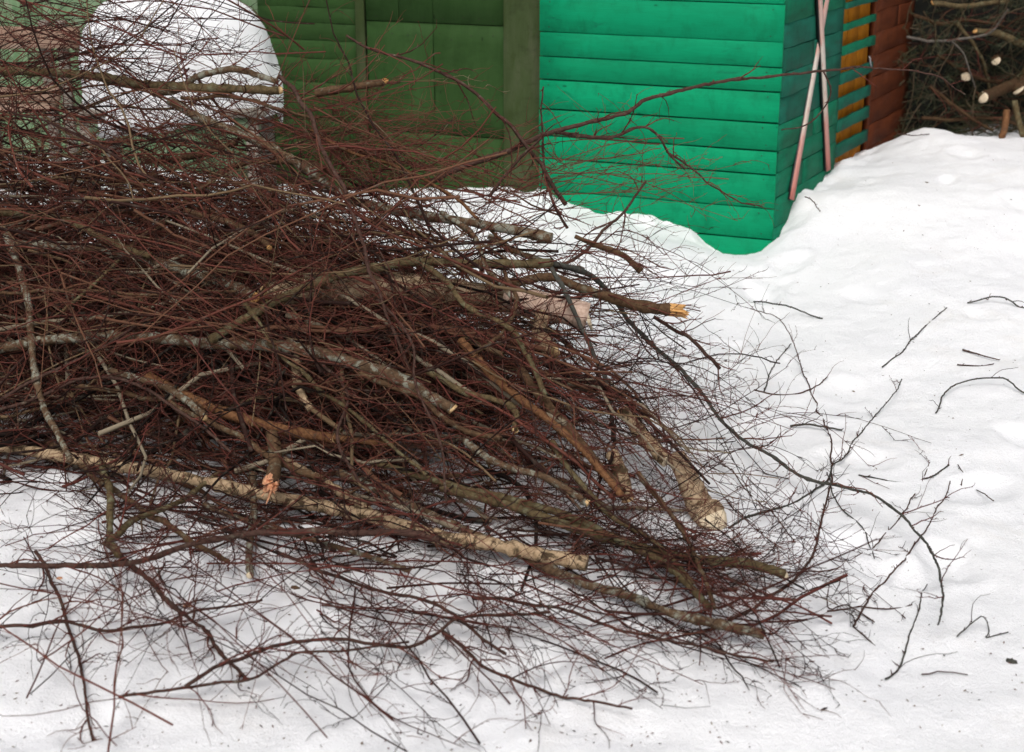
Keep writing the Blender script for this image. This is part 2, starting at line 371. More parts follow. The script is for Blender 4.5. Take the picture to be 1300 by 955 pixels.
def box_mesh(x0, x1, y0, y1, z0, z1, mat, jit=0):
    V = np.array([(x, y, z) for x in (x0, x1) for y in (y0, y1) for z in (z0, z1)], float)
    Q = [(0, 1, 3, 2), (4, 6, 7, 5), (0, 4, 5, 1), (2, 3, 7, 6), (0, 2, 6, 4), (1, 5, 7, 3)]
    return mesh_np('box', V, Q, None, mat, None, False)
def nail_mesh():
    a = np.arange(8)*math.pi/4; V = [(math.cos(t)*.0034, 0, math.sin(t)*.0034) for t in a]+[(math.cos(t)*.003, -.002, math.sin(t)*.003) for t in a]+[(0, -.0025, 0)]
    Q = [(i, (i+1) % 8, 8+(i+1) % 8, 8+i) for i in range(8)]; T = [(8+i, 8+(i+1) % 8, 16) for i in range(8)]
    return mesh_np('nail', V, Q, T, M['nail'])
NAIL = nail_mesh()
def nails(parent, u, n, pts, off):
    for s_, z in pts: link('nail', NAIL, parent=parent, mw=frame(u*s_+n*off+np.array([0, 0, z]), u, n))
TOP = 2.75
# --- bright green shed
gs = empty('green_shed', CORNER, 'bright green plank shed with skis leaning on its side wall', 'shed')
LW = front_s(686, 150)                       # width of the front
ends = [side_s(1064, 60), side_s(1104, 60), side_s(1160, 20)]
S1, S2, S3 = ends
TH = .025
def core(parent, L_, D_, u, n, z0, z1, mat, inset=.03, s0=0.0):
    # box behind the boards; u along, depth opposite to n
    me = box_mesh(s0, L_, 0.0, D_, z0, z1, mat); return link('wall_core', me, parent=parent, mw=frame(n*(-inset), u, n))
rows = [zc(y) for y in [327+13, 303, 264, 221, 191, 155.5, 116, 85, 53, 5]]
z = rows[-1]
while z < TOP-.02: z = min(z+float(rng.uniform(.14, .2)), TOP); rows.append(z)
rows = [-.1, rows[0]]+rows[1:]
gap = .0035
npts = []
for k in range(len(rows)-1):
    put_board(gs, None, uf, nf, -TH-.003, LW, rows[k]+gap/2, rows[k+1]-gap/2-rng.choice([0, .002, .005]), 0.0+rng.uniform(-.004, .003), TH, M['green_paint'], ragged=.007, wob=.0006)
    if k > 1:
        for s_ in (.05, LW-.05):
            npts += [(s_+rng.uniform(-.015, .015), rows[k]+.03), (s_+rng.uniform(-.015, .015), rows[k+1]-.03)]
nails(gs, uf, nf, [p for p in npts if p[1] < 1.9], TH+.001)
srows = [zc(y, 984) for y in [326, 290, 252, 220, 193, 159, 124.5, 94, 63, 30, -5]]
while srows[-1] < TOP-.02: srows.append(min(srows[-1]+float(rng.uniform(.13, .18)), TOP))
srows = [-.1]+srows
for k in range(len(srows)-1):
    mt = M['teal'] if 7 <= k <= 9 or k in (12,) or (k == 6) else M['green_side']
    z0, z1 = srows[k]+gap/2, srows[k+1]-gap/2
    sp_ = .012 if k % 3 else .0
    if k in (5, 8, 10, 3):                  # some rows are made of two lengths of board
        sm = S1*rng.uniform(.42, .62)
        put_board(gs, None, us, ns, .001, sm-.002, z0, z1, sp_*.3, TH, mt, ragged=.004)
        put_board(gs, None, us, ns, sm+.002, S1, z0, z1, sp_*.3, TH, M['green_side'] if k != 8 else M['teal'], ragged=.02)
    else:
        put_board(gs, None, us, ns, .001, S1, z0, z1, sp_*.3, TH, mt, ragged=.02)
# wall cores as real thickness behind the boards
link('wall_core', box_mesh(.03, LW-.01, .01, .06, -.1, TOP, M['backing']), parent=gs, mw=frame(nf*0, uf, nf))
link('wall_core', box_mesh(.03, S1, .01, .06, -.1, TOP, M['backing']), parent=gs, mw=frame(ns*0, us, ns))
# roof of the shed, above the frame
c0 = nf*.12+ns*.12; pts = [c0, uf*LW+nf*.12, uf*LW+us*2.0, us*S1+ns*.12]
def slab(name, parent, quad, z0, th, mat):
    V = [tuple(p[:2])+(z0,) for p in quad]+[tuple(p[:2])+(z0+th,) for p in quad]
    Q = [(3, 2, 1, 0), (4, 5, 6, 7)]+[(i, (i+1) % 4, 4+(i+1) % 4, 4+i) for i in range(4)]
    return link(name, mesh_np(name, V, Q, None, mat, None, False), parent=parent)
slab('roof', gs, pts, TOP+.004, .06, M['roof'])
# green slats that continue over the orange boards
slat_rows = [(100,120),(165,200),(265,305),(365,400),(460,500),(552,597)]
sl_left = [(110,128),(192,230),(300,345),(400,447),(490,538),(590,638)]
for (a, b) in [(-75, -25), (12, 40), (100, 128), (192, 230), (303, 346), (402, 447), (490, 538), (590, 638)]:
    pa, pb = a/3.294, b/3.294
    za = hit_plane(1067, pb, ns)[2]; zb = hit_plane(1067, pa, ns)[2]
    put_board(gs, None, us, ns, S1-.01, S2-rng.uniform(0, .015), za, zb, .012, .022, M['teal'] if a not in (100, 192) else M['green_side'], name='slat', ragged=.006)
# --- orange panel between the sheds
op = empty('orange_panel', CORNER+us*S1, 'orange yellow board wall showing between green slats', 'wall')
w_ = (S2-S1)+.02
for k in range(3):
    put_board(op, None, us, ns, .004+k*w_/3, (k+1)*w_/3-.003, -.1, TOP, -.04, .022, M['orange'], vertical=True)
link('wall_core', box_mesh(.0, w_, .045, .09, -.1, TOP, M['backing']), parent=op, mw=frame(ns*0, us, ns))
# --- rust brown shed
rs_ = empty('rust_brown_shed', CORNER+us*(S2+.02), 'rust brown plank shed beyond the orange panel', 'shed')
L3 = S3-S2-.02
zz = -.1
while zz < TOP:
    h = rng.uniform(.14, .17)
    if rng.random() < .18:
        sm = L3*rng.uniform(.35, .65)
        put_board(rs_, None, us, ns, .05, sm-.002, zz, zz+h-.003, -.02, .024, M['rustwall']); put_board(rs_, None, us, ns, sm+.002, L3, zz, zz+h-.003, -.02, .024, M['rustwall'], ragged=.01)
    else: put_board(rs_, None, us, ns, .05, L3, zz, zz+h-.003, -.02, .024, M['rustwall'], ragged=.01)
    zz += h
put_board(rs_, None, us, ns, .0, .048, -.1, TOP, -.015, .03, M['rustwall'], name='corner_post', vertical=True)
link('wall_core', box_mesh(.0, L3-.01, .025, .08, -.1, TOP, M['backing']), parent=rs_, mw=frame(ns*0, us, ns))
ur = -ns
yy = -.1
while yy < TOP:                               # return wall at the far end
    put_board(rs_, None, ur, us, .03, 1.6, yy, yy+.148, L3-.024-.0, .022, M['rustwall']); yy += .152
pts = [ns*.1, ns*.1+us*(L3+.1), us*(L3+.1)-ns*1.6, -ns*1.6]
slab('roof', rs_, pts, TOP+.004, .06, M['roof'])
# latch on the rust shed
lp = hit_plane(1100, 78, ns, .01)
b = Bag(); pz = lp-(CORNER+us*(S2+.02))
Pz = np.array([[[0, 0, .035], [.004, -.01, .02], [.008, -.012, -.005], [.018, -.012, -.04]]])+pz+ns*.015
b.add(Pz, np.full((1, 4), .006), 6, .5, True)
link('latch', b.mesh('latch', M['metal']), parent=rs_)

# --- dark green gate wall, left of the bright shed
OFFG = -.12
dgw = empty('dark_green_gate', CORNER+uf*LW, 'dark green wooden double gate beside the bright green shed', 'gate')
def fs(px, py=120): return front_s(px, py, OFFG)-LW
def fz(px, py): return float(hit_plane(px, py, nf, OFFG)[2])
sA, sB, sC, sD, sE, sF = .004, fs(642), fs(553), fs(469), fs(457), fs(335)
o_ = OFFG-.0
put_board(dgw, None, uf, nf, sA, sB-.003, -.1, TOP, o_+.01, .03, M['moss_post'], name='gate_post', vertical=True)
zA = fz(560, 29.5); zA2 = fz(560, 170)
# panels of the near leaf: lower
put_board(dgw, None, uf, nf, sB+.003, sC-.0015, zA2+.003, zA-.003, o_, .022, M['dark_green'], name='panel', vertical=True)
put_board(dgw, None, uf, nf, sC+.0015, sD-.003, zA2+.003, zA-.003, o_, .022, M['dark_green'], name='panel', vertical=True)
put_board(dgw, None, uf, nf, sB+.003, sD-.003, -.1, zA2-.003, o_, .022, M['dark_green'], name='panel')
s511 = fs(511)
put_board(dgw, None, uf, nf, sB+.003, sC-.0015, zA+.003, TOP, o_+.002, .022, M['dark_green'], name='panel', vertical=True)
put_board(dgw, None, uf, nf, sC+.0015, s511-.001, zA+.003, TOP, o_+.002, .022, M['dark_green'], name='panel', vertical=True)
put_board(dgw, None, uf, nf, s511+.001, sD-.003, zA+.003, TOP, o_+.002, .022, M['dark_green'], name='panel', vertical=True)
put_board(dgw, None, uf, nf, sD+.002, sE, -.1, TOP, o_+.006, .028, M['moss_post'], name='gate_post', vertical=True)
zz = fz(400, 235)-.3
lz = [-.1]+[fz(400, y) for y in (222, 199, 176, 152, 128, 104, 74, 51, 29, 9, -14)]
while lz[-1] < TOP-.05: lz.append(min(lz[-1]+.12, TOP))
for k in range(len(lz)-1): put_board(dgw, None, uf, nf, sE+.003, sF, lz[k]+.001, lz[k+1]-.001, o_, .022, M['dark_green'])
link('wall_core', box_mesh(.0, sF, .0, .05, -.1, TOP, M['backing']), parent=dgw, mw=frame(nf*(OFFG-.003), uf, nf))
npts = []
for px, py in [(480,20),(500,42),(520,44),(540,22),(565,24),(590,22),(610,24),(628,27),(628,45),(600,45),(575,50),(560,42),(530,60),(650,60),(655,110),(672,80),(660,150),(665,30),(478,60),(545,110),(430,14),(430,30)]:
    npts.append((fs(px, py), fz(px, py)))
nails(dgw, uf, nf, npts, OFFG+.024)
pts = [nf*.2, nf*.2+uf*(sF), uf*sF-nf*1.5, -nf*1.5]
# --- pale green wall further left
pgw = empty('pale_green_shed', CORNER+uf*(LW+sF+.01), 'pale weathered green plank shed behind the left of the pile', 'shed')
k = 0; s_ = .0
while s_ < 3.6:
    w = rng.uniform(.13, .17)
    put_board(pgw, None, uf, nf, s_+.002, s_+w-.002, -.1, TOP, OFFG-.02+rng.uniform(-.004, .004), .024, M['pale_green'], vertical=True); s_ += w
link('wall_core', box_mesh(0, 3.6, .0, .05, -.1, TOP, M['backing']), parent=pgw, mw=frame(nf*(OFFG-.025), uf, nf))
# --- pinkish bench with two back planks in front of it
D = 9.3
bl, br_ = at(-40, 45, D), at(104, 48, D)
bn = empty('wooden_bench', (bl[0], bl[1], 0.25), 'weathered pinkish plank bench behind brush at the upper left', 'bench')
bu = norm(np.array([br_[0]-bl[0], br_[1]-bl[1], 0])); bnn = np.array([bu[1], -bu[0], 0])
Lb = float(np.linalg.norm((br_-bl)[:2]))
def bz(py): return float(at(30, py, D)[2])-.25
put_board(bn, None, bu, bnn, 0, Lb, bz(60), bz(33), .03, .03, M['pink_wood'], name='back_plank')
put_board(bn, None, bu, bnn, 0, Lb-.15, bz(127), bz(109), .03, .03, M['pink_wood'], name='back_plank')
put_board(bn, None, bu, bnn, 0, Lb-.1, bz(127)-.005, bz(127)+.03, .26, .20, M['pink_wood'], name='seat')
for q in (.1, .47, Lb-.12): put_board(bn, None, bu, bnn, q-.03, q+.03, -.2, bz(26), -.03, .055, M['grey_wood'], name='post', vertical=True)
# --- snow-capped table
tc = at(228, 150, 8.55); tz = float(at(228, 128, 8.55)[2])
tb = empty('garden_table', (tc[0], tc[1], .2), 'low garden table buried under a thick rounded cap of snow', 'table')
link('tabletop', box_mesh(-.54, .54, -.32, .32, tz-.2-.045, tz-.2-.005, M['grey_wood']), parent=tb)
for sx in (-.46, .46):
    for sy in (-.25, .25): link('leg', box_mesh(sx-.035, sx+.035, sy-.035, sy+.035, -.35, tz-.2-.047, M['grey_wood']), parent=tb)
link('apron', box_mesh(-.44, .44, -.29, -.265, tz-.2-.14, tz-.2-.05, M['pale_green']), parent=tb)
U = np.linspace(0, 2*math.pi, 97)[:-1]; Vv = np.linspace(0, 1, 34); V = []
topz = float(at(228, -8, 8.55)[2])-tz
for v in Vv:
    for u in U:
        a = v*math.pi*.5; e = .38
        rr = math.cos(a)**.42 if v < 1 else 0; zz_ = math.sin(a)**.95
        cx = abs(math.cos(u))**.8*np.sign(math.cos(u)); cy = abs(math.sin(u))**.8*np.sign(math.sin(u))
        x = .565*rr*cx*(1+.05*math.sin(u*3+1)); y = .36*rr*cy; z = topz*zz_*(1-.10*max(0, x/.59)**2-.03*x)+.02*math.sin(u*2)
        n_ = vn(x*1.0+z, y-z, 3.5, 8)*.10+vn(x+z, y, 9, 9)*.035+vn(x-z, y+z, 24, 6)*.012
        V.append((x*(1+n_), y*(1+n_), z+n_*.5*(1 if v > .1 else 0)-(max(0, 1-v*7))*(.05+.28*max(0, vn(math.cos(u)*1.3, math.sin(u)*1.3, 2.2, 12)+.12))))
m_ = len(U); Q = [(i*m_+j, i*m_+(j+1) % m_, (i+1)*m_+(j+1) % m_, (i+1)*m_+j) for i in range(len(Vv)-1) for j in range(m_)]
T = [(0, j+1, j) for j in range(1, m_-1)]
sc_ = link('snow_cap', mesh_np('snow_cap', V, Q, T, M['snow']), (tc[0], tc[1], tz-.004)); tag(sc_, 'big rounded white snow hump piled on the table at the upper left', 'snow')

# ------------------------------------------------------------------ skis
def make_ski(p0, p1, label):
    """p0 foot, p1 point higher on the ski; total length 1.95"""
    d = norm(p1-p0); L = 1.95
    e = empty('ski', p0, label, 'ski', None)
    zax = Vector(d); nrm = Vector(norm(ns*.80+nf*.42)); xax = zax.cross(nrm).normalized(); nrm = xax.cross(zax)
    rot = Matrix((( xax.x, -nrm.x, zax.x, 0), (xax.y, -nrm.y, zax.y, 0), (xax.z, -nrm.z, zax.z, 0), (0, 0, 0, 1)))
    e.matrix_world = Matrix.Translation(Vector(p0)) @ rot
    def strip(w, y0, y1, mat, name):
        N = 26; V = []
        for i in range(N):
            z = -.035+(L+.035)*i/(N-1); ww = w*(1-.12*math.sin(math.pi*i/(N-1)))
            if i > N-5: ww *= (1-((i-N+5)/4.6)**2*.92)
            cur = 0 if z < L-.28 else ((z-L+.28)/.28)**2*.10
            V += [(-ww, y0-cur, z), (ww, y0-cur, z), (ww, y1-cur, z), (-ww, y1-cur, z)]
        Q = [(i*4+j, i*4+(j+1) % 4, i*4+4+(j+1) % 4, i*4+4+j) for i in range(N-1) for j in range(4)]+[(3, 2, 1, 0), (N*4-4, N*4-3, N*4-2, N*4-1)]
        return link(name, mesh_np(name, V, Q, None, mat, None, False), parent=e)
    strip(.0185, -.006, 0.0, M['ski'], 'top_sheet'); strip(.0178, 0.001, .025, M['black'], 'ski_core')
    return e
def skip(px, py, off): return hit_plane(px, py, ns, off)
make_ski(skip(1006, 246, .05), skip(1053, -20, .03), 'faded pink and white ski whose foot stands nearer the shed corner')
make_ski(skip(1051, 210, .05), skip(1040, -20, .06), 'faded pink and white ski whose foot stands farther along the side wall')

# ------------------------------------------------------------------ shape of the brush pile
LOOSE = [(-260,70,7.1),(-150,75,6.9),(0,85,6.6),(150,120,6.35),(300,155,6.15),(400,200,6.0),(500,262,5.8),(600,325,5.6),(700,395,5.4),(800,490,5.1),(880,580,4.8),(940,670,4.45),(1000,780,4.0)]
RIDGE = [(-260,290,7.0),(-150,290,6.8),(0,290,6.5),(150,292,6.25),(300,302,6.05),(400,315,5.9),(500,345,5.75),(600,385,5.55),(700,435,5.4),(800,510,5.1),(880,600,4.8),(940,690,4.45),(1000,800,4.0)]
rp = np.array([at(a, b, c) for a, b, c in RIDGE]); lp_ = np.array([at(a, b, c) for a, b, c in LOOSE])
FOOT = [(-300,575),(-150,580),(0,585),(150,600),(300,635),(500,660),(700,690),(850,735),(970,800),(1010,830)]
fp = np.array([at_z(a, b, .02) for a, b in FOOT])
def pile_h(x, y, rp=rp):
    x = np.asarray(x, float); y = np.asarray(y, float)
    yr = np.interp(x, rp[:, 0], rp[:, 1]); zr = np.interp(x, rp[:, 0], rp[:, 2], right=0); yf = np.interp(x, fp[:, 0], fp[:, 1])
    yf = np.minimum(yf, yr-.05)
    t = np.clip((y-yf)/(yr-yf), 0, 1); u = np.clip((y-yr)/np.maximum(.85*zr+.1, .1), 0, 1)
    h = np.maximum(zr-.03, 0)*np.where(y < yr, np.sin(t*math.pi/2)**.85, np.cos(u*math.pi/2))
    return np.where((y < yf) | (x > rp[-1, 0]), 0, h)
CAPX = [-300, 0, 300, 560, 700, 850, 950, 1050, 1200, 1400]; CAPD = [7.0, 6.6, 6.15, 5.8, 5.65, 5.9, 6.6, 8.0, 10.5, 12]
def surf(px, py, lift=0.0, D=None):
    if D is not None: return at(px, py, D)
    d = ray(px, py); ys = np.linspace(2.6, float(np.interp(px, CAPX, CAPD)), 260)
    k = ys/d[1]; X = d[0]*k; Z = CAM_Z+d[2]*k
    hs_ = snow_fast(X, ys)+pile_h(X, ys)+lift
    hit = np.nonzero(Z <= hs_)[0]; i = hit[0] if len(hit) else len(ys)-1
    return np.array([X[i], ys[i], Z[i]])
def spline(P, step):
    P = np.asarray(P, float); out = []; E = np.vstack([2*P[0]-P[1], P, 2*P[-1]-P[-2]])
    for i in range(1, len(E)-2):
        n = max(2, int(np.linalg.norm(E[i+1]-E[i])/step)); t = np.linspace(0, 1, n, endpoint=False)[:, None]
        a, b_, c, d = E[i-1], E[i], E[i+1], E[i+2]
        out.append(.5*((2*b_)+(-a+c)*t+(2*a-5*b_+4*c-d)*t*t+(-a+3*b_-3*c+d)*t**3))
    out.append(P[-1][None]); return np.concatenate(out)
def smooth_depth(P):
    for _ in range(3):
        Q = P.copy(); Q[1:-1] = (P[:-2]+2*P[1:-1]+P[2:])/4
        # keep the direction seen from the measuring point, smooth only the distance
        o = np.array([0, 0, CAM_Z]); r = norm(P-o); P = o+r*np.linalg.norm(Q-o, axis=1)[:, None]
    return P
def disc(p, d, r, mat, parent, name='cut_face', origin=None, tilt=.06):
    p = np.asarray(p)+norm(np.asarray(d))*(.001+.07*r)
    d = Vector(norm(np.asarray(d)+rng.normal(0, tilt*.5, 3))); q = d.to_track_quat('Z', 'Y').to_matrix()
    n = 14; V = [Vector((0, 0, .0025))]
    for rr, h in ((.62, .002), (1.0, .0)):
        for i in range(n):
            a = 2*math.pi*i/n; w = r*rr*(1+rng.normal(0, .04)); V.append(Vector((math.cos(a)*w, math.sin(a)*w, h)))
    for i in range(n):
        a = 2*math.pi*i/n; V.append(Vector((math.cos(a)*r*.9, math.sin(a)*r*.9, -.01)))
    V = np.array([q @ v for v in V])+np.asarray(p)-np.asarray(origin)
    T = [(0, 1+i, 1+(i+1) % n) for i in range(n)]; Q = [(1+k*n+i, 1+(k+1)*n+i, 1+(k+1)*n+(i+1) % n, 1+k*n+(i+1) % n) for k in (0, 1) for i in range(n)]
    return link(name, mesh_np(name, V, Q, T, mat, None, False), parent=parent)
def splinters(p, d, r, mat, parent, origin, L=.09, n=26):
    b = Bag()
    for i in range(n):
        off = norm(np.cross(d, rng.standard_normal(3)))*r*rng.uniform(.1, .95)
        e = p+off+norm(d+rng.normal(0, .16, 3))*L*rng.uniform(.25, 1)
        P = np.array([[p+off-d*.03, p+off+d*.02, e]]); b.add(P, np.array([[r*.33, r*.30, .0012]]), 4, .5)
    return link('splintered_end', b.mesh('splintered_end', mat, origin, False), parent=parent)

# side twigs for a stem; returns list of (P,R,sides,tint)
def twigs_for(P, R, per1, per2, lmin, lmax, droop=.1, t0=.12, tint=.5, ang=(.45, 1.0), l2=(.04, .16), stubs=True, N1=8):
    out = []
    P1, R1, _ = branch_off(P, R, per1, t0, .98, lmin, lmax, ang, .55, N1, .4, droop)
    P1 = above(P1, R1); out.append((P1, R1, 4, tint+rng.uniform(-.18, .18, len(P1))))
    if per2:
        P2, R2, _ = branch_off(P1, R1, per2, .2, .95, l2[0], l2[1], (.4, 1.0), .7, 5, .4, droop)
        P2 = above(P2, R2); out.append((P2, R2, 3, tint+rng.uniform(-.2, .2, len(P2))))
        if stubs:
            P3, R3, _ = branch_off(P1, R1, 5, .1, .97, .006, .016, (.5, .9), .9, 3, .1, 0); out.append((P3, R3, 3, np.full(len(P3), tint)))
    return out

HERO_N = [0]
def hero(pts, w0, w1, mat, label, lift=.02, up=.03, D=None, per1=6, per2=3, twl=(.12, .4), cut0=None, cut1=None, split1=None, tint=.5, name='branch', t0=.1, knots=True, droop=.1, hollow=False):
    """a measured branch; pts photo pixels, w0/w1 thickness in photo pixels at its ends"""
    if D is None: P = np.array([surf(a, b, lift+(up if name == 'branch' and lift < .2 else 0)) for a, b in pts])
    else:
        DD = np.interp(np.linspace(0, 1, len(pts)), np.linspace(0, 1, len(D)), D); P = np.array([at(a, b, dd) for (a, b), dd in zip(pts, DD)])
    if D is None: P = smooth_depth(P)
    C = spline(P, max(.018, .0009*w0)); n = len(C)
    C[1:-1] += rng.normal(0, .0009, (n-2, 3))
    if w0 < 10 and name != 'log':           # kinks at the nodes
        q = max(2, n//5+1); kn = rng.normal(0, .0042, (q, 3)); kn[0] = 0; f = np.linspace(0, q-1.001, n); i = f.astype(int)
        C += kn[i]*(1-(f-i))[:, None]+kn[np.minimum(i+1, q-1)]*(f-i)[:, None]
    dist = np.linalg.norm(P-np.array([0, 0, CAM_Z]), axis=1).mean()
    R = (w0+(w1-w0)*np.linspace(0, 1, n)**(.6 if w0 > w1*1.8 else 1))*.5*dist/F
    if knots and w0 > 5:
        R = R*(1+(.10 if w0 < 15 else .035)*np.convolve(rng.standard_normal(n), [.3, .5, .3], 'same'))
        for q in range(max(1, n//14)): c_ = rng.integers(1, n-1); R[c_] *= (1.22 if w0 < 15 else 1.07)
    C[:, 2] = np.maximum(C[:, 2], snow_fast(C[:, 0], C[:, 1])+R*.6)
    o = C[0].copy() if C[0][2] < C[-1][2] else C[-1].copy()
    par = bpy.data.objects.new(name, None) if (cut0 or cut1 or split1) else None
    b = Bag(); b.add(C[None], R[None], 5 if w0 < 6 else 9, .7, True, wob=.05 if w0 < 15 else .025)
    if par is not None:
        COL.objects.link(par); par.location = o; par.empty_display_size = .05; tag(par, label, 'branch')
        link('stem', b.mesh('stem', mat, o), parent=par); tgt = par
    else:
        ob = link(name, b.mesh(name, mat, o), o); tag(ob, label, 'branch'); tgt = ob
    if per1:
        CC = C[::max(1, n//24)]; RR = R[::max(1, n//24)]
        lv = twigs_for(CC[None], np.minimum(RR, .006)[None], per1, per2, twl[0], twl[1], tint=tint, t0=t0, droop=droop)
        for q in range(per1):
            tb_ = Bag()
            for (p, r, s_, t) in lv: m_ = len(p)//per1; tb_.add(p[q*m_:(q+1)*m_], r[q*m_:(q+1)*m_], s_, t[q*m_:(q+1)*m_])
            link('side_twig', tb_.mesh('side_twig', M['twig'], o), parent=tgt)
    if name in ('branch', 'twig') and n > 8:
        bb = Bag(); PB, RB, _ = branch_off(C[None], np.minimum(R, .006)[None], n//3, .05, .98, .006, .02, (.5, .95), .8, 3, .1, 0, .0016); bb.add(PB, RB, 4, tint)
        tag(link('buds', bb.mesh('buds', M['twig'], o), parent=tgt), kind='stuff')
    if cut0: disc(C[0], C[0]-C[2], R[0]*1.0, M[cut0], tgt, origin=o)
    if cut1: disc(C[-1], C[-1]-C[-3], R[-1]*1.0, M[cut1], tgt, origin=o)
    if split1: splinters(C[-1], norm(C[-1]-C[-3]), R[-1], M[split1], tgt, o, L=R[-1]*(2.4 if w0 < 15 else 4.2))
    HERO_N[0] += 1
    return tgt

H = hero
# ---- upper left of the pile
H([(195,118),(228,113),(250,98),(275,91),(300,88),(328,96),(352,104)], 10, 7, M['lichen'], 'grey lichened branch bent like a bow just below the snow hump', lift=.10, cut0='cut', per1=5)
H([(-40,92),(0,90),(60,92),(120,97),(180,107),(240,111),(300,113),(354,115)], 11, 10, M['moss'], 'straight brown branch with yellow cut end lying below the snow hump', lift=.10, cut1='cut', per1=10)
H([(215,128),(250,148),(300,168),(340,185),(362,198),(390,215),(420,238),(450,255),(490,265),(530,273),(580,280),(640,290),(700,303)], 11, 12, M['lichen'], 'long lichened limb sagging from below the snow hump towards the green shed foot', lift=.10, per1=14)
H([(355,98),(376,122),(395,150),(408,190),(430,225),(447,262),(460,310),(478,365),(500,425),(522,480),(533,530),(540,590)], 6.5, 3.5, M['purple'], 'slender brown stem hanging across the whole pile from upper left', D=[6.0, 5.6, 5.2, 4.95], per1=10, per2=3)
H([(400,118),(440,112),(488,104)], 11, 9, M['brown'], 'short broken stub pointing right against the dark green gate', D=[6.0, 6.0], cut1='cutgold', per1=2)
H([(230,124),(290,123),(335,132),(400,150)], 5, 4, M['brown'], 'thin dark stick under the yellow ended branch', lift=.1, per1=4)
H([(395,165),(450,195),(500,210),(560,240),(600,270),(650,320)], 5, 4, M['rust'], 'thin orange brown branch running down to the right of the gate post', lift=.1, per1=10)
H([(185,205),(240,200),(300,180)], 7, 7, M['brown'], 'short brown stick crossing the middle of the upper left tangle', lift=.12, per1=3)
H([(160,320),(200,285),(250,245),(290,215),(340,205),(400,208),(430,220)], 8, 7, M['brown'], 'brown branch rising to the right in the upper left of the pile', lift=.12, per1=8)
H([(545,232),(605,206),(650,190),(690,172),(740,158),(790,143),(830,122),(870,112),(920,102),(975,97),(1045,90),(1090,86),(1145,88),(1190,97),(1225,120)], 8, 1.5, M['purple'], 'long dark branch reaching right across the bright green shed', D=[5.9, 6.0, 6.3, 6.7], per1=8, per2=2, twl=(.08, .3), t0=.02)
H([(705,168),(740,172),(780,174),(800,166),(820,163),(838,175),(850,195),(870,215)], 6, 2.5, M['purple'], 'crooked dark side branch hooking down over the green shed boards', D=[6.0, 6.1], per1=9, per2=3, twl=(.08, .25))
H([(850,195),(880,215),(900,235),(930,250),(965,262)], 3, 1.5, M['purple'], 'thin drooping twig low over the right of the green shed', D=[6.1, 6.2], per1=7, per2=2, twl=(.06, .2))
H([(1045,90),(1056,118),(1040,145),(1020,160),(992,165)], 2.2, 1.5, M['purple'], 'hooked reddish twig in front of the crossed skis', D=[6.5, 6.6], per1=0)
H([(440,45),(470,62),(510,72),(560,92),(600,115),(640,150),(665,180),(695,225),(720,260)], 3, 6, M['purple'], 'arched dark branch standing up over the dark green gate', D=[6.0, 5.9], per1=12, per2=2, twl=(.15, .4))
H([(620,250),(650,215),(690,172)], 5, 3, M['purple'], 'short upright dark stick at the foot of the gate post', D=[5.9, 5.9], per1=5)
H([(690,110),(687,150),(690,200),(700,250),(720,290)], 2, 4, M['purple'], 'thin upright twig along the left edge of the green shed', D=[6.0, 6.0], per1=8, twl=(.1, .3))
H([(820,230),(800,260),(770,290),(740,320),(700,345)], 3, 5, M['purple'], 'twig rising from the pile to the green shed foot', D=[6.1, 5.8], per1=6)
# ---- left middle
H([(20,312),(110,314),(170,324),(230,342),(290,361),(322,378)], 13, 14, M['lichen'], 'knotty lichened limb with a peeled orange knot at its right end', lift=.09, cut1='cutgold', per1=6)
H([(-40,452),(0,442),(60,432),(130,428),(180,428),(230,432),(265,436),(330,438),(380,443),(430,455),(500,478),(575,520)], 13, 15, M['lichen'], 'long lichened limb crossing the left of the pile to a round cut end', lift=.10, cut1='cut', per1=12)
H([(265,434),(300,411),(345,386),(380,368),(430,350),(480,340),(530,332),(600,335),(670,335),(700,334)], 11, 11, M['moss'], 'mossy branch forking upwards to the right over the pale log', lift=.14, per1=10)
H([(700,334),(742,345),(766,362),(790,395),(815,425),(840,450),(880,485),(915,535),(945,560),(980,580),(1010,600),(1040,612),(1080,622),(1110,630),(1140,650),(1168,680),(1185,710),(1195,745),(1192,795)], 8.5, 2.0, M['green'], 'long grey green stem arching far out over the snow at right', lift=.06, per1=16, per2=2, twl=(.1, .45))
H([(8,298),(22,335),(35,380),(40,430),(44,470),(55,515),(70,545),(90,585)], 10, 7, M['lichen'], 'whitish lichened stem hanging down at the far left', lift=.2, per1=4)
H([(100,490),(180,502),(240,523),(300,552),(350,585),(410,610)], 6, 8, M['brown'], 'brown stem slanting down through the left of the dark heap', lift=.11, per1=8)
H([(185,478),(230,500),(280,522),(330,538),(380,550),(424,557)], 13, 13, M['rust'], 'orange brown limb with a round cut end inside the dark heap', lift=.07, cut1='cut', per1=5)
H([(425,556),(455,560),(500,565)], 10, 7, M['rust'], 'short peeled rusty stub beside the round cut end', lift=.08, per1=2)
H([(310,385),(350,440),(390,480),(440,520),(490,560),(540,600)], 6, 4, M['moss'], 'dark mossy stem slanting across the middle of the heap', lift=.16, per1=8)
H([(375,450),(378,490),(395,520)], 13, 10, M['birch'], 'short yellowish stump piece standing in the middle of the heap', lift=.07, per1=0, cut0='cut')
H([(0,270),(80,280),(130,300),(190,325)], 9, 8, M['moss'], 'mossy branch entering at left above the knotty limb', lift=.15, per1=6)
H([(0,372),(90,370),(200,374),(300,372)], 5, 4, M['brown'], 'thin level stick across the upper left of the dark heap', lift=.14, per1=7)
H([(0,508),(60,475),(130,440),(190,400),(240,350)], 5, 3, M['purple'], 'reddish stick rising to the right at the far left', lift=.25, per1=8)
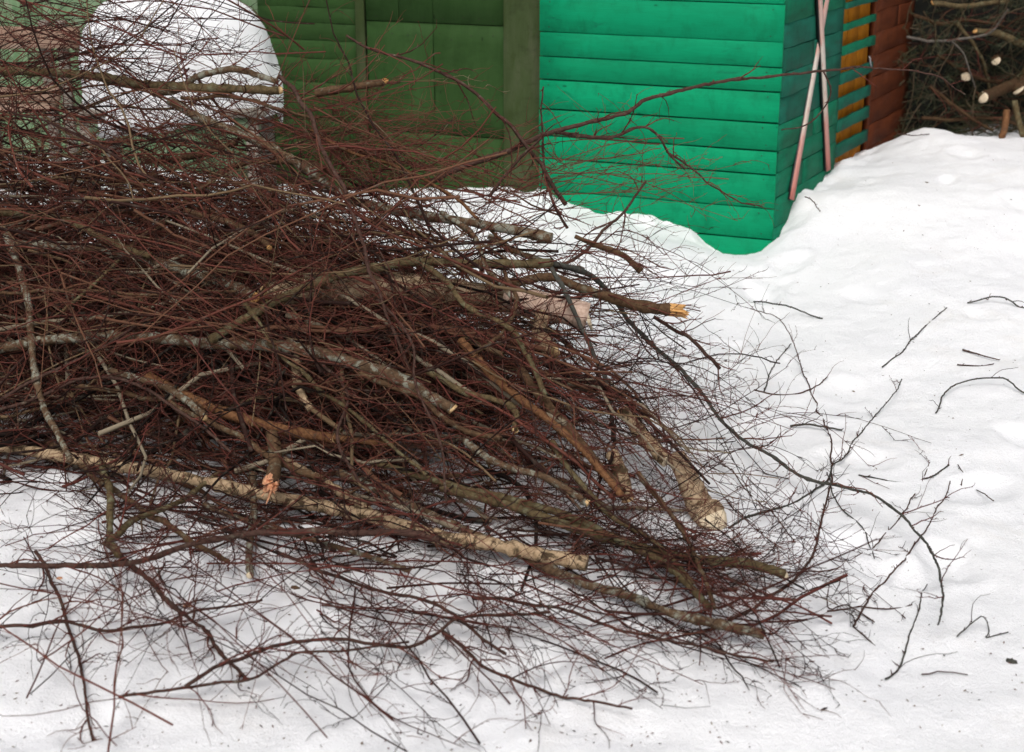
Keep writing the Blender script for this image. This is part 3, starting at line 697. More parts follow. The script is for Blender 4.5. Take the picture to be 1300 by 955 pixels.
H([(0,520),(60,500),(110,480),(170,488),(240,530),(300,580)], 5, 4, M['purple'], 'arched reddish stem low at the left of the pile', lift=.22, per1=9)
# ---- logs
def log(pts, w0, w1, mat, label, **k): return H(pts, w0, w1, mat, label, name='log', knots=True, per1=0, **k)
log([(343,374),(400,369),(460,366),(520,364),(580,372),(640,380)], 34, 36, M['log'], 'long pale birch log lying half buried in the heap', lift=.055, cut0='cut')
log([(640,380),(690,388),(746,402)], 34, 36, M['pinklog'], 'pinkish pale log end poking out between the twigs', D=[5.55, 5.5], cut1='cutpale')
log([(860,580),(872,605),(888,640),(903,668)], 24, 40, M['log'], 'thick pale log end resting on snow at the right of the heap', D=[4.95, 4.75], cut1='cutpale')
log([(790,520),(815,552),(846,585)], 14, 17, M['birch'], 'short pale limb leading down to the thick log end', D=[5.1, 4.95], cut0='cutgold', cut1='cutpale')
log([(776,575),(788,600),(797,634)], 18, 17, M['birch'], 'short tan log stub with dark bark patches near the right of the heap', D=[4.9, 4.8], cut1='cut')
log([(690,395),(685,425),(700,445)], 20, 22, M['birch'], 'stubby tan log piece under the pinkish log end', D=[5.5, 5.4], cut1='cut')
# ---- front
H([(-60,560),(0,567),(70,578),(130,588),(200,600),(260,612),(330,628),(400,641),(470,656),(520,670),(560,682),(630,692),(690,706),(745,716)], 14, 17, M['birch'], 'long pale birch pole lying along the front of the heap', lift=.05, per1=4)
H([(345,550),(350,580),(347,602),(343,615)], 16, 19, M['brown'], 'upright branch with a pink splintered broken end in front', lift=.16, split1='cutpink', per1=2)
H([(360,585),(410,612),(450,635),(475,655)], 12, 13, M['birch'], 'short tan branch joining the long birch pole', lift=.05, cut1='cut', per1=2)
H([(-40,712),(0,715),(60,719),(130,716),(180,710),(230,695),(300,680),(380,678),(500,675),(560,682)], 6, 9, M['purple'], 'long reddish brown stem bowed along the front over the snow', lift=.10, per1=12)
H([(135,690),(175,725),(205,765),(235,800),(268,845),(285,880),(320,960)], 7, 4, M['purple'], 'dark stem running down to the bottom left edge', D=[4.5, 3.7], per1=10)
H([(45,700),(70,745),(85,790),(100,840),(112,885),(122,990)], 5, 3, M['purple'], 'thick dark stem dropping to the bottom at the far left', D=[4.4, 3.4], per1=9)
H([(235,872),(300,838),(370,815),(430,811),(470,820),(520,819),(550,806),(580,786),(640,780),(700,776)], 5, 4, M['purple'], 'wavy dark stem along the snow at the bottom', lift=.03, per1=9)
H([(150,885),(260,868),(320,862),(380,830),(450,826),(520,812)], 4, 3, M['purple'], 'thin stem just below the wavy one at the bottom left', lift=.03, per1=7)
H([(130,590),(140,630),(140,680),(150,705)], 9, 8, M['moss'], 'mossy upright stick behind the front left twigs', lift=.07, per1=4)
H([(135,690),(170,660),(230,635),(280,600)], 9, 6, M['moss'], 'mossy branch forking to the right at the front left', lift=.06, per1=6)
H([(320,600),(322,650),(316,700),(318,730)], 10, 9, M['lichen'], 'lichened stick standing in snow left of the splintered end', lift=.03, per1=4, cut1='cutpale')
H([(430,600),(500,632),(560,660),(650,700),(740,740),(800,757),(850,778),(900,790),(970,806)], 12, 11, M['lichen'], 'lowest lichened limb ending at the bottom right tip of the pile', lift=.03, per1=14)
H([(560,620),(640,640),(700,660),(790,690),(880,710),(950,716),(996,729)], 12, 12, M['moss'], 'dark limb with a cut end pointing right onto the snow', lift=.04, cut1='cutpale', per1=12)
H([(470,585),(560,612),(640,632),(720,655),(790,688),(850,720),(900,770)], 10, 9, M['moss'], 'mossy limb along the lower middle of the heap', lift=.04, per1=12)
H([(585,432),(620,472),(660,506),(700,536),(740,572),(790,630)], 12, 8, M['rust'], 'smooth rusty orange stem slanting down the middle right', lift=.10, per1=5)
H([(660,470),(700,520),(735,560),(760,592),(790,625)], 13, 13, M['brown'], 'dark stem beside the rusty orange stem', lift=.05, per1=8)
H([(580,338),(640,360),(690,352),(730,363),(770,378),(815,388),(860,393)], 9, 14, M['brown'], 'dark rough limb with a broken end sticking out to the right over snow', D=[5.6, 5.6], split1='cutgold', per1=6)
H([(535,335),(568,360),(592,388),(640,412),(665,440),(690,500)], 8, 7, M['moss'], 'mossy stem curving down behind the pale log', lift=.14, per1=9)
H([(640,345),(655,385),(640,420),(600,450)], 6, 5, M['brown'], 'thin dark fork over the pinkish log', lift=.15, per1=8)
H([(700,340),(720,380),(745,430),(765,470),(772,510),(778,560)], 6, 5, M['green'], 'dark crooked stem hanging down beside the pinkish log', D=[5.5, 5.2], per1=8)
H([(730,300),(760,312),(790,325),(812,343)], 6, 9, M['brown'], 'short brown stub pointing down right over the snow bank', D=[5.9, 5.9], per1=5)
H([(830,402),(870,425),(900,450),(915,468)], 5, 5, M['purple'], 'short thick twig on the snow right of the broken limb', D=[5.7, 5.7], per1=5)
H([(620,300),(680,330),(740,345)], 8, 8, M['lichen'], 'lichened piece lying behind the mossy fork', lift=.15, per1=4)
H([(540,470),(600,500),(650,520),(650,548)], 8, 8, M['moss'], 'yellow tipped mossy stick in the middle of the heap', lift=.08, cut1='cut', per1=5)
H([(700,560),(760,640),(830,690),(880,740)], 8, 6, M['moss'], 'mossy stem among the lower right twigs', lift=.05, per1=9)
H([(810,600),(850,650),(880,700),(905,770)], 7, 5, M['brown'], 'steep brown stem at the right end of the heap', lift=.06, per1=9)
H([(480,380),(520,430),(530,490),(560,560),(565,640)], 4, 3, M['purple'], 'thin dangling stem in the centre of the heap', lift=.22, per1=6)
H([(140,470),(210,492),(260,530)], 9, 9, M['lichen'], 'short grey lichened stick above the rusty cut limb', lift=.12, cut1='cut', per1=2)
H([(235,268),(300,285),(345,316)], 9, 8, M['brown'], 'brown stick with orange tip above the peeled knot', lift=.12, cut1='cutgold', per1=3)
H([(60,560),(130,610),(200,660),(290,715)], 9, 6, M['brown'], 'brown stick slanting under the left of the birch pole', lift=.03, per1=7)
H([(260,640),(330,668),(420,690),(520,722)], 7, 6, M['lichen'], 'grey stick just under the middle of the birch pole', lift=.03, per1=7)
H([(590,560),(640,590),(700,610),(745,640)], 9, 9, M['lichen'], 'lichened piece in the lower middle right of the heap', lift=.10, cut1='cut', per1=3)
H([(450,470),(520,500),(590,545),(640,560)], 7, 7, M['brown'], 'brown stick crossing right of the round cut end', lift=.12, per1=5)
H([(560,270),(600,300),(620,340),(650,380)], 7, 6, M['lichen'], 'lichened stick dropping behind the pale log', lift=.14, per1=5)
H([(80,395),(120,360),(150,330)], 5, 5, M['moss'], 'olive twig stub standing near the far left lichened stem', lift=.2, per1=0)
H([(400,455),(440,500),(430,560),(460,620)], 5, 4, M['purple'], 'crooked stick hanging down in the middle of the heap', lift=.2, per1=6)
H([(600,760),(700,770),(790,800),(880,820),(980,840)], 5, 3, M['purple'], 'dark stem lying on snow along the lower right fringe', lift=.02, per1=12)
H([(560,800),(620,850),(700,880),(800,900)], 5, 3, M['purple'], 'dark stem on the snow at the very bottom middle', lift=.02, per1=10)
H([(350,700),(450,740),(560,770),(640,830)], 5, 4, M['purple'], 'dark stem on snow below the middle of the birch pole', lift=.03, per1=10)
H([(-40,800),(60,790),(160,800),(250,775),(330,760)], 5, 3, M['purple'], 'thin stem lying level on the snow at the lower left', lift=.03, per1=9)
# ---- long twigs over the snow on the right
TW = [
 ([(925,671),(960,660),(1005,641),(1045,613),(1060,590),(1083,568),(1107,534),(1135,498),(1145,482)], 5, 2, 'curved twig rising to the upper right beside the log end', 9),
 ([(925,787),(960,770),(1000,745),(1025,715),(1040,690),(1050,640),(1055,600),(1050,545),(1030,500),(1010,440),(985,403),(950,395)], 6, 2, 'long hooked twig standing up from the right tip of the heap', 10),
 ([(995,728),(1050,726),(1080,713),(1105,697),(1130,675),(1150,648),(1165,625),(1180,588)], 3, 2, 'thin twig arc starting at the cut end on the right', 6),
 ([(1083,797),(1100,775),(1130,730),(1155,700),(1175,675),(1190,660),(1207,612)], 4, 2, 'straight twig leaning right on the open snow', 4),
 ([(1083,797),(1110,825),(1138,846)], 3, 2, 'short twig going down right from the foot of the leaning twig', 0),
 ([(1124,862),(1140,852),(1155,810),(1165,780),(1175,742)], 4, 2, 'hooked twig at the bottom right of the snow', 3),
 ([(1215,808),(1240,788),(1250,783),(1257,800),(1250,827),(1278,805)], 3, 2, 'zigzag twig near the bottom right corner', 1),
 ([(1188,525),(1197,500),(1225,485),(1273,481),(1300,498),(1340,520)], 3, 3, 'arched twig on the snow at the right edge, lower one', 3),
 ([(1228,385),(1270,379),(1300,394),(1340,400)], 3, 3, 'forked twig on the snow at the right edge, upper one', 3),
 ([(1222,444),(1245,452),(1268,458)], 4, 2, 'short twig lying alone on the snow, upper of a pair', 0),
 ([(1215,463),(1240,465),(1262,462)], 3, 2, 'short twig lying alone on the snow, lower of a pair', 0),
 ([(1120,466),(1140,456),(1155,435),(1175,415),(1202,392)], 3, 2, 'pale twig slanting up in the middle of the right snow', 3),
 ([(957,383),(990,385),(1007,392),(1025,400),(1046,404)], 3, 3, 'flat twig on the snow below the shed corner', 1),
 ([(957,495),(990,510),(1025,502),(1050,480)], 4, 2, 'bowed twig half sunk in the snow right of the heap', 2),
 ([(970,497),(980,470),(1003,437)], 3, 2, 'thin twig rising from the bowed twig', 1),
 ([(1003,541),(1030,539),(1070,548)], 5, 3, 'short mossy twig on the snow right of the heap', 1),
 ([(1090,603),(1120,608),(1150,617),(1180,612),(1203,592)], 3, 3, 'curved twig behind the big arching stem', 3),
 ([(1240,622),(1250,627),(1262,636)], 2, 2, 'tiny twig on the far right snow', 0),
 ([(1170,856),(1200,853),(1228,857)], 3, 2, 'flat twig at the bottom edge right', 0),
 ([(1110,790),(1075,770),(1050,775),(1052,745)], 3, 2, 'angular small twig beyond the right tip', 2),
 ([(1050,776),(1100,772),(1130,775),(1157,770)], 4, 2, 'level twig pointing right beyond the tip of the heap', 2),
 ([(1216,590),(1222,605),(1220,620)], 2, 2, 'tiny bent twig high on the right snow', 0),
 ([(1050,600),(1062,650),(1100,690),(1110,712)], 3, 2, 'thin twig crossing under the arching stem', 3),
 ([(900,580),(930,600),(960,640),(980,650),(1010,690)], 3, 2, 'thin twig beside the thick log end', 4),
 ([(1022,250),(1035,258),(1043,268)], 2.4, 1.8, 'tiny twig on snow at the foot of the skis', 0),
 ([(1140,170),(1160,172),(1180,170)], 2.4, 1.8, 'tiny twig on the crest of the snow bank', 0),
]
for pts, a, b_, lab, n in TW: H(pts, a*.62, b_*.7, M['green'] if n % 2 else M['purple'], lab, lift=.01, per1=n, per2=1 if n > 3 else 0, twl=(.05, .22), name='twig', tint=.35)

# ------------------------------------------------------------------ individual brush twigs, generated zone by zone
MARKS = [(228,70,'the snow hump'),(60,45,'the pinkish bench'),(30,110,'the far left top'),(480,104,'the short broken stub'),(560,120,'the dark green gate'),(665,150,'the mossy gate post'),
 (760,110,'the upper green boards'),(800,230,'the lower green boards'),(900,260,'the shed corner'),(930,360,'the snow edge'),(845,393,'the broken rough limb'),(700,390,'the pinkish log end'),
 (450,365,'the long pale log'),(900,440,'the open right snow'),(900,540,'the arching stem'),(1000,600,'snow under the stem'),(890,650,'the thick log end'),
 (985,725,'the right cut end'),(960,800,'the bottom right tip'),(1060,860,'snow past the tip'),(800,850,'the bottom middle snow'),(620,860,'the bottom snow'),(690,705,'the birch pole end'),
 (480,660,'mid birch pole'),(340,640,'the splintered end'),(120,590,'the left birch pole'),(80,800,'the bottom left snow'),(260,840,'the wavy dark stem'),(60,690,'the far left foreground'),
 (575,518,'the round cut end'),(300,365,'the peeled orange knot'),(120,430,'the long lichened limb'),(60,500,'the whitish stem'),(260,510,'the rusty cut limb'),(650,500,'the rusty stem'),(380,200,'the sagging limb'),(780,560,'the tan log stub'),(200,250,'the upper left tangle')]
USED = {}
def where(p): return min(MARKS, key=lambda m: (m[0]-p[0])**2+(m[1]-p[1])**2)[2]
def describe(a, b_, r0, tn, L, fallback):
    tone = 'dark' if tn < .35 else ('brown' if tn < .55 else 'reddish'); th = 'fine' if r0 < .0024 else ('thin' if r0 < .0034 else 'stout')
    ln = 'short' if L < .6 else ('long' if L > 1.1 else ''); p, q = where(a), where(b_)
    w = ' '.join(x for x in (ln, th, tone) if x)
    q = q.replace('the ', '', 1)
    lab = f'{w} twig beside {p}' if p == q else f'{w} twig from {p} to {q}'
    return lab
LABELLED = []
def finish_labels():
    d = {}
    for o, px in LABELLED: d.setdefault(o['label'], []).append((px, o))
    for k, v in d.items():
        if len(v) == 1: continue
        v.sort(key=lambda e: e[0]); n = len(v)
        names = {2: ['left one', 'right one'], 3: ['left one', 'middle one', 'right one']}.get(n) or ['leftmost']+[w+' from left' for w in ('second', 'third', 'fourth', 'fifth', 'sixth', 'seventh', 'eighth', 'ninth')][:n-2]+['rightmost']
        for (px, o), w in zip(v, names): o['label'] = k+', '+w
def zone(n, A, B, label, group, r=(.0024, .0048), lift=(.03, .2), per1=6, per2=2, twl=(.1, .4), tint=(.25, .75), bow=.12, D=None, flip=.2, l2=(.03, .13)):
    """A, B: pixel boxes where stems start and end"""
    for k in range(n):
        a = (rng.uniform(A[0], A[2]), rng.uniform(A[1], A[3])); b_ = (rng.uniform(B[0], B[2]), rng.uniform(B[1], B[3]))
        l = rng.uniform(*lift)
        if D: p0, p1 = at(a[0], a[1], rng.uniform(*D)), at(b_[0], b_[1], rng.uniform(*D))
        else: p0, p1 = surf(*a, l*.5), surf(*b_, l)
        if np.linalg.norm(p1-p0) > 2.6: p1 = p0+norm(p1-p0)*2.6
        if rng.random() < flip: p0, p1 = p1, p0
        N = 16; t = np.linspace(0, 1, N)[:, None]; L = np.linalg.norm(p1-p0)
        side = norm(np.cross(p1-p0, rng.standard_normal(3))); 
        P = p0+(p1-p0)*t+side*np.sin(t*math.pi)*L*rng.uniform(-bow, bow)+np.array([0, 0, 1])*np.sin(t*math.pi)*L*rng.uniform(-.04, bow)
        P[1:-1] += np.cumsum(rng.normal(0, .006, (N-2, 3)), 0)*(1-t[1:-1])
        r0 = rng.uniform(*r); R = np.linspace(r0, max(r0*.35, .0009), N); P = above(P, R)
        tn = rng.uniform(*tint); bg_ = Bag(); bg_.add(P[None], R[None], 5, tn)
        for (p, rr, s_, tt) in twigs_for(P[None], R[None], per1, per2, twl[0], twl[1], tint=tn, l2=l2): bg_.add(p, rr, s_, np.clip(tt, 0, 1))
        o = P[np.argmin(P[:, 2])].copy()
        ob = link('brushwood_twig', bg_.mesh('brushwood_twig', M['twig'], o), o); tag(ob, describe(a, b_, r0, tn, L, label), 'twig', group); LABELLED.append((ob, a[0]+b_[0]))
Zt = zone
Zt(34, (-60,-60,60,110), (230,20,420,230), 'thin bare birch twig arching in front of the snow hump at upper left', 'birch twigs in front of the snow hump', tint=(.15, .6), D=(6.0, 6.8))
Zt(14, (-60,100,100,200), (100,-40,300,60), 'thin birch twig rising up past the snow hump at upper left', 'birch twigs rising by the snow hump', tint=(.15, .6), D=(6.0, 6.8), r=(.0018, .0032))
Zt(30, (300,110,440,230), (470,60,690,240), 'fine reddish twig spraying up in front of the dark green gate', 'reddish twigs before the dark green gate', tint=(.45, .85), D=(5.8, 6.4), r=(.0018, .0035), per1=7)
Zt(22, (330,130,480,240), (500,220,740,300), 'twig sagging along the foot of the dark green gate', 'twigs along the gate foot', tint=(.4, .8), D=(5.7, 6.3))
Zt(16, (560,200,700,300), (780,170,960,290), 'fine reddish twig reaching over the lower boards of the bright green shed', 'reddish twigs over the green shed foot', tint=(.45, .8), D=(5.8, 6.5), r=(.0016, .003))
Zt(24, (600,290,740,420), (780,300,960,480), 'bare twig poking right over the snow bank below the green shed', 'twigs over the snow bank', tint=(.15, .6), D=(5.5, 6.1), r=(.0018, .0038))
Zt(26, (680,420,800,560), (850,460,1020,660), 'bare twig fanning out at the right side of the heap', 'twigs at the right side of the heap', tint=(.15, .6), r=(.0016, .0035), lift=(.03, .15))
Zt(26, (620,640,860,770), (880,700,1090,880), 'bare twig spreading over snow from the lower right tip of the heap', 'twigs at the lower right tip', tint=(.1, .55), r=(.002, .004), lift=(.0, .08), per1=9, twl=(.1, .45))
Zt(30, (260,680,640,780), (420,790,900,960), 'bare dark twig on the snow in front of the heap', 'twigs on the snow in front', tint=(.1, .55), bow=.2, r=(.0018, .0036), lift=(.0, .06), per1=8, twl=(.1, .45))
Zt(27, (-80,620,300,760), (-40,780,560,960), 'dark bare twig leaning over the snow at the bottom left', 'twigs at the bottom left', tint=(.12, .6), r=(.0016, .0032), lift=(.02, .2), per1=6, bow=.2, twl=(.1, .5), flip=.4)

Zt(14, (850,540,960,740), (1000,560,1190,800), 'wispy twig reaching far out on the snow', 'wispy twigs on the right snow', tint=(.15, .5), r=(.0013, .0022), lift=(.0, .05), per1=5, per2=2, twl=(.06, .25), bow=.25, flip=.1)
Zt(16, (-60,230,250,560), (200,250,620,640), 'reddish twig lying over the left face of the heap', 'twigs over the left face of the heap', tint=(.3, .8), lift=(.06, .22), r=(.002, .004))
Zt(12, (250,300,560,560), (520,380,860,680), 'reddish twig lying over the right face of the heap', 'twigs over the right face of the heap', tint=(.35, .8), lift=(.05, .18), r=(.002, .004))

finish_labels()
# ------------------------------------------------------------------ the mass of the heap: one uncountable tangle
def mass():
    b = Bag()
    def stems(n, umin, umax, rr, ll, seed_y=None, yaw0=-24, yspread=24, free=False, kink=.135):
        xs = rng.uniform(-3.3, .0 if free else .95, n*6); ys = rng.uniform(3.7, 7.6, n*6); h = pile_h(xs, ys)
        ok = (h > (.25 if free else .05)) & (rng.random(n*6) < np.clip(h/.9+.15, 0, 1)*np.interp(xs, [-.4, .6, .95], [1, .38, .15])); xs, ys, h = xs[ok][:n], ys[ok][:n], h[ok][:n]; n = len(xs)
        u = rng.uniform(umin, umax, n); zs = snow_fast(xs, ys)+h*u+.01
        if free:
            h2 = pile_h(xs, ys, lp_); zs = snow_fast(xs, ys)+h*.8+np.maximum(h2-h*.8, .0)*rng.random(n)**1.2
        yaw = np.radians(rng.normal(yaw0, yspread, n)*np.interp(xs, [-.3, .8], [1, 1.5])); pit = np.radians(rng.normal(-9, 8, n))
        d = np.stack([np.cos(yaw)*np.cos(pit), np.sin(yaw)*np.cos(pit), np.sin(pit)], -1)
        fl = np.where(rng.random(n) < .4, -1, 1)[:, None]; d = d*fl
        L = rng.uniform(ll[0], ll[1], n)*np.clip(.5+h, .5, 1.2)*np.interp(xs, [.0, .6], [1, .5])
        c = np.stack([xs, ys, zs], -1); P = grow(c-d*(L*np.interp(xs, [-.3, .6], [.5, .8]))[:, None], d, L, 11, .45, kink=kink)
        # keep stems inside the heap's shape
        top = snow_fast(P[..., 0], P[..., 1])+np.maximum(pile_h(P[..., 0], P[..., 1])*1.06, .02)+.05
        over = P[..., 2]-top
        if not free: P[..., 2] -= np.where(over > 0, over*.75, 0)
        R = rng.uniform(rr[0], rr[1], n)[:, None]*np.linspace(1, .4, 11)*np.interp(P[..., 0], [.25, .75], [1, .3]); R = np.maximum(R, .001); P = above(P, R)
        return P, R
    P, R = stems(560, .0, 1.0, (.004, .012), (.9, 2.0)); b.add(P, R, 5, rng.choice([.0, .08, .15, .25, .75, .9, 1.0, 1.0], len(P)))
    P1, R1, _ = branch_off(P, R, 7, .1, .98, .2, .6, (.3, .9), .5, 8, .45, .1); P1 = above(P1, R1); b.add(P1, R1, 3, rng.uniform(.05, .75, len(P1)))
    P2, R2, _ = branch_off(P1, R1, 2, .2, .95, .06, .22, (.35, .9), .7, 5, .4, .1); P2 = above(P2, R2); b.add(P2, R2, 3, rng.uniform(.25, .7, len(P2)))
    P, R = stems(1050, .15, .98, (.002, .0042), (.3, .95), yspread=36, kink=.2); b.add(P, R, 4, rng.uniform(.1, .9, len(P)))
    P1, R1, _ = branch_off(P, R, 5, .1, .98, .1, .38, (.35, .95), .6, 6, .45, .1); P1 = above(P1, R1); b.add(P1, R1, 3, rng.uniform(.2, .75, len(P1)))
    P2, R2, _ = branch_off(P1, R1, 2, .2, .95, .04, .15, (.35, .9), .7, 4, .4, .1); P2 = above(P2, R2); b.add(P2, R2, 3, rng.uniform(.4, .65, len(P2)))
    # dark stems lying low on the snow along the front foot of the heap
    n = 130; xs = rng.uniform(-2.3, .7, n); ys = np.interp(xs, fp[:, 0], fp[:, 1])-rng.uniform(-.1, .42, n)*np.interp(xs, [-.6, .6], [1, .5]); zs = snow_fast(xs, ys)+rng.random(n)**2*.16
    yaw = np.radians(rng.normal(-16, 24, n)); d = np.stack([np.cos(yaw), np.sin(yaw), rng.normal(0, .08, n)], -1)*np.where(rng.random(n) < .5, -1, 1)[:, None]
    L = rng.uniform(.3, 1.1, n); P = grow(np.stack([xs, ys, zs], -1)-d*(L*.5)[:, None], d, L, 11, .5); R = rng.uniform(.002, .006, n)[:, None]*np.linspace(1, .4, 11); P = above(P, R); b.add(P, R, 5, rng.uniform(.05, .5, n))
    P1, R1, _ = branch_off(P, R, 5, .1, .98, .08, .3, (.4, 1.), .6, 7, .5, .15); P1 = above(P1, R1); b.add(P1, R1, 3, rng.uniform(.05, .5, len(P1)))
    P2, R2, _ = branch_off(P1, R1, 2, .2, .95, .03, .1, (.4, 1.), .7, 4, .4, .1); P2 = above(P2, R2); b.add(P2, R2, 3, rng.uniform(.1, .5, len(P2)))
    # looser stems standing clear above the dense part
    P, R = stems(560, 1.0, 1.55, (.0025, .0075), (.6, 1.5), yaw0=-20, yspread=22, free=True); b.add(P, R, 5, rng.choice([.15, .3, .6, .75, .9], len(P)))
    P1, R1, _ = branch_off(P, R, 8, .1, .98, .15, .5, (.3, .8), .5, 8, .45, .1); b.add(P1, R1, 3, rng.uniform(.1, .8, len(P1)))
    P2, R2, _ = branch_off(P1, R1, 2, .2, .95, .04, .15, (.35, .9), .7, 4, .4, .1); b.add(P2, R2, 3, rng.uniform(.4, .7, len(P2)))
    o = np.array([-1.2, 5.6, 0])
    ob = link('brushwood_tangle', b.mesh('brushwood_tangle', M['twig'], o), o)
    tag(ob, 'dense reddish brown tangle of cut brushwood heaped on the snow', 'brushwood', None, 'stuff')
mass()

# ------------------------------------------------------------------ spruce brush heap behind on the right
def heap_h(x, y):
    # rises from the crest of the snow bank
    y0 = 10.75+.12*(x-2.9); t = np.clip((y-y0)/1.0, 0, 1)
    side = np.clip((x-2.65-.25*(y-10.9))/.35, 0, 1)
    return 2.1*np.sin(t*math.pi/2)**.6*side**.6
def proj(p):
    q = np.asarray(p)-np.array([0, 0, CAM_Z]); f = q[1]*cp-q[2]*sp; return (650+F*q[0]/f, 433-F*(q[1]*sp+q[2]*cp)/f)
FARM = [(1165, 150, 'low beside the rust shed'), (1175, 60, 'beside the rust shed'), (1215, 20, 'left of the olive limbs'), (1265, 15, 'above the curving olive limb'), (1226, 100, 'by the left round cut end'),
        (1264, 76, 'by the highest round cut end'), (1230, 150, 'low on the snow crest'), (1265, 125, 'by the slanting cut limb'), (1310, 110, 'past the cut limb at right edge'), (1310, 40, 'at the upper right edge'), (1350, 150, 'by the olive stake')]
def far_label(ob, a, b_, what, cat, group):
    m = ((a[0]+b_[0])/2, (a[1]+b_[1])/2); w = min(FARM, key=lambda f: (f[0]-m[0])**2+(f[1]-m[1])**2)[2]
    dx, dy = b_[0]-a[0], b_[1]-a[1]; sl = abs(dy)/(abs(dx)+1)
    o_ = 'level' if sl < .3 else ('steep' if sl > 1.2 else ('right-rising' if dx*dy < 0 else 'left-rising'))
    tag(ob, f'{o_} {what} {w}'+(' in the spruce heap' if 'stick' in what else ''), cat, group); LABELLED.append((ob, m[0]))
def spruce():
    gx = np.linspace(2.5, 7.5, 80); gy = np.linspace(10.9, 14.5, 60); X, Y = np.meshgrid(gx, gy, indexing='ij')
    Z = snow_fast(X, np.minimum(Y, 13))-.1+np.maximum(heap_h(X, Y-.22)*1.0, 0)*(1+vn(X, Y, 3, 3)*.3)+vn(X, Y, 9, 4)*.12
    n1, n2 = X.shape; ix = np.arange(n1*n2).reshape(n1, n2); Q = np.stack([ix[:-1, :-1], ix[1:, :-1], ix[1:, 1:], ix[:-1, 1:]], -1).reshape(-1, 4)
    m = flat_mat('heap_core_shade', (.006, .007, .004), .95)  # added core, near black, stands in for shade between the packed boughs
    ob = link('heap_dark_core', mesh_np('heap_dark_core', np.stack([X, Y, Z], -1).reshape(-1, 3), Q, None, m)); tag(ob, 'added dark core giving the spruce heap its inner shade', 'litter', None, 'stuff')
    # needles material
    mn, nt, b = new_mat('spruce_needles'); a = nt.nodes.new('ShaderNodeAttribute'); a.attribute_name = 'tint'
    c = ramp(nt, a.outputs['Fac'], [(0, (.012, .020, .008)), (.5, (.022, .040, .014)), (.8, (.035, .055, .018)), (1, (.07, .045, .02))]); nt.links.new(c, b.inputs['Base Color']); b.inputs['Roughness'].default_value = .6
    def bough_parts(P, R, dens, tn):
        """needle blades on twigs: P (K,N,3)"""
        K, N, _ = P.shape; n = K*dens; pi = np.repeat(np.arange(K), dens); f = rng.uniform(0, N-1.001, n); i = f.astype(int); a = (f-i)[:, None]
        s = P[pi, i]*(1-a)+P[pi, i+1]*a; T = norm(P[pi, i+1]-P[pi, i]); pr = norm(np.cross(T, rng.standard_normal((n, 3))))
        d = norm(T*.6+pr); w = norm(np.cross(d, rng.standard_normal((n, 3))))*.0016; L = rng.uniform(.014, .026, n)[:, None]
        V = np.stack([s-w, s+w, s+d*L], 1).reshape(-1, 3); Tt = np.arange(n*3).reshape(-1, 3)
        return V, Tt, np.repeat(np.clip(tn+rng.normal(0, .15, n), 0, 1), 3)
    def boughs(n, indiv):
        x = rng.uniform(2.75, 5.6, n); y = 10.72+.12*(x-2.9)+rng.uniform(-.05, .5, n); z = snow_fast(x, y)+rng.uniform(0.0, 1.0, n)**1.15*np.maximum(heap_h(x, y+.45), .08)
        st = np.stack([x, y, z], -1); d = np.stack([rng.normal(-.55, .5, n), rng.normal(-.25, .3, n), rng.normal(-.1, .35, n)], -1)
        L = rng.uniform(.35, .8, n); P = grow(st, d, L, 9, .4, droop=.35); 
        P[..., 0] = np.maximum(P[..., 0], 2.55+.02*rng.random(P[..., 0].shape)+.30*(P[..., 1]-10.9)); R = np.linspace(.006, .002, 9)[None]*np.ones((n, 1)); P = above(P, R)
        P1, R1, pi = branch_off(P, R, 14, .1, .98, .08, .22, (.6, .95), .6, 5, .3, .25); return P, R, P1, R1, pi
    P, R, P1, R1, pi = boughs(420, False); b = Bag(); b.add(P, R, 4, 1.0); b.add(P1, R1, 3, .9)
    v, t, tn = bough_parts(P1, R1, 13, .5); b.tri(v, t, tn)
    o = np.array([4., 11.4, .4]); ob = link('spruce_bough_heap', b.mesh('spruce_bough_heap', mn, o, False), o); tag(ob, 'dark heap of cut spruce boughs behind the snow bank', 'spruce boughs', None, 'stuff')
    P, R, P1, R1, pi = boughs(36, True)
    for k in range(36):
        b = Bag(); b.add(P[k:k+1], R[k:k+1], 5, 1.0); q = pi == k; b.add(P1[q], R1[q], 3, .9)
        v, t, tn = bough_parts(P1[q], R1[q], 16, .6); b.tri(v, t, tn)
        o = P[k, np.argmin(P[k, :, 2])].copy(); ob = link('spruce_bough', b.mesh('spruce_bough', mn, o, False), o); far_label(ob, proj(P[k, 0]), proj(P[k, -1]), 'dark spruce bough', 'spruce bough', 'spruce boughs on the far heap')
    # bare dead sticks woven through the front
    for k in range(46):
        p0 = at(rng.uniform(1150, 1340), rng.uniform(0, 160), rng.uniform(10.7, 11.1)); p1 = p0+np.array([rng.uniform(-.6, .6), rng.uniform(-.2, .2), rng.uniform(-.35, .35)])
        P = grow(p0[None], (p1-p0)[None], np.array([np.linalg.norm(p1-p0)]), 9, .4); P[..., 0] = np.maximum(P[..., 0], 2.68+.22*(P[..., 1]-10.9)); R = np.linspace(rng.uniform(.003, .007), .0015, 9)[None]; P = above(P, R)
        b = Bag(); tq = rng.choice([.2, .45, .75]); b.add(P, R, 5, tq); P1, R1, _ = branch_off(P, R, 6, .1, .95, .06, .25, (.4, 1.), .6, 5); b.add(P1, R1, 3, .3)
        o = P[0, np.argmin(P[0, :, 2])].copy(); ob = link('dead_stick', b.mesh('dead_stick', M['twig'], o), o); a_, b_ = proj(P[0, 0]), proj(P[0, -1]); far_label(ob, a_, b_, {.2: 'dark', .45: 'brown', .75: 'tan'}[float(tq)]+' stick', 'stick', 'bare sticks in the far spruce heap')
LABELLED.clear(); spruce(); finish_labels()
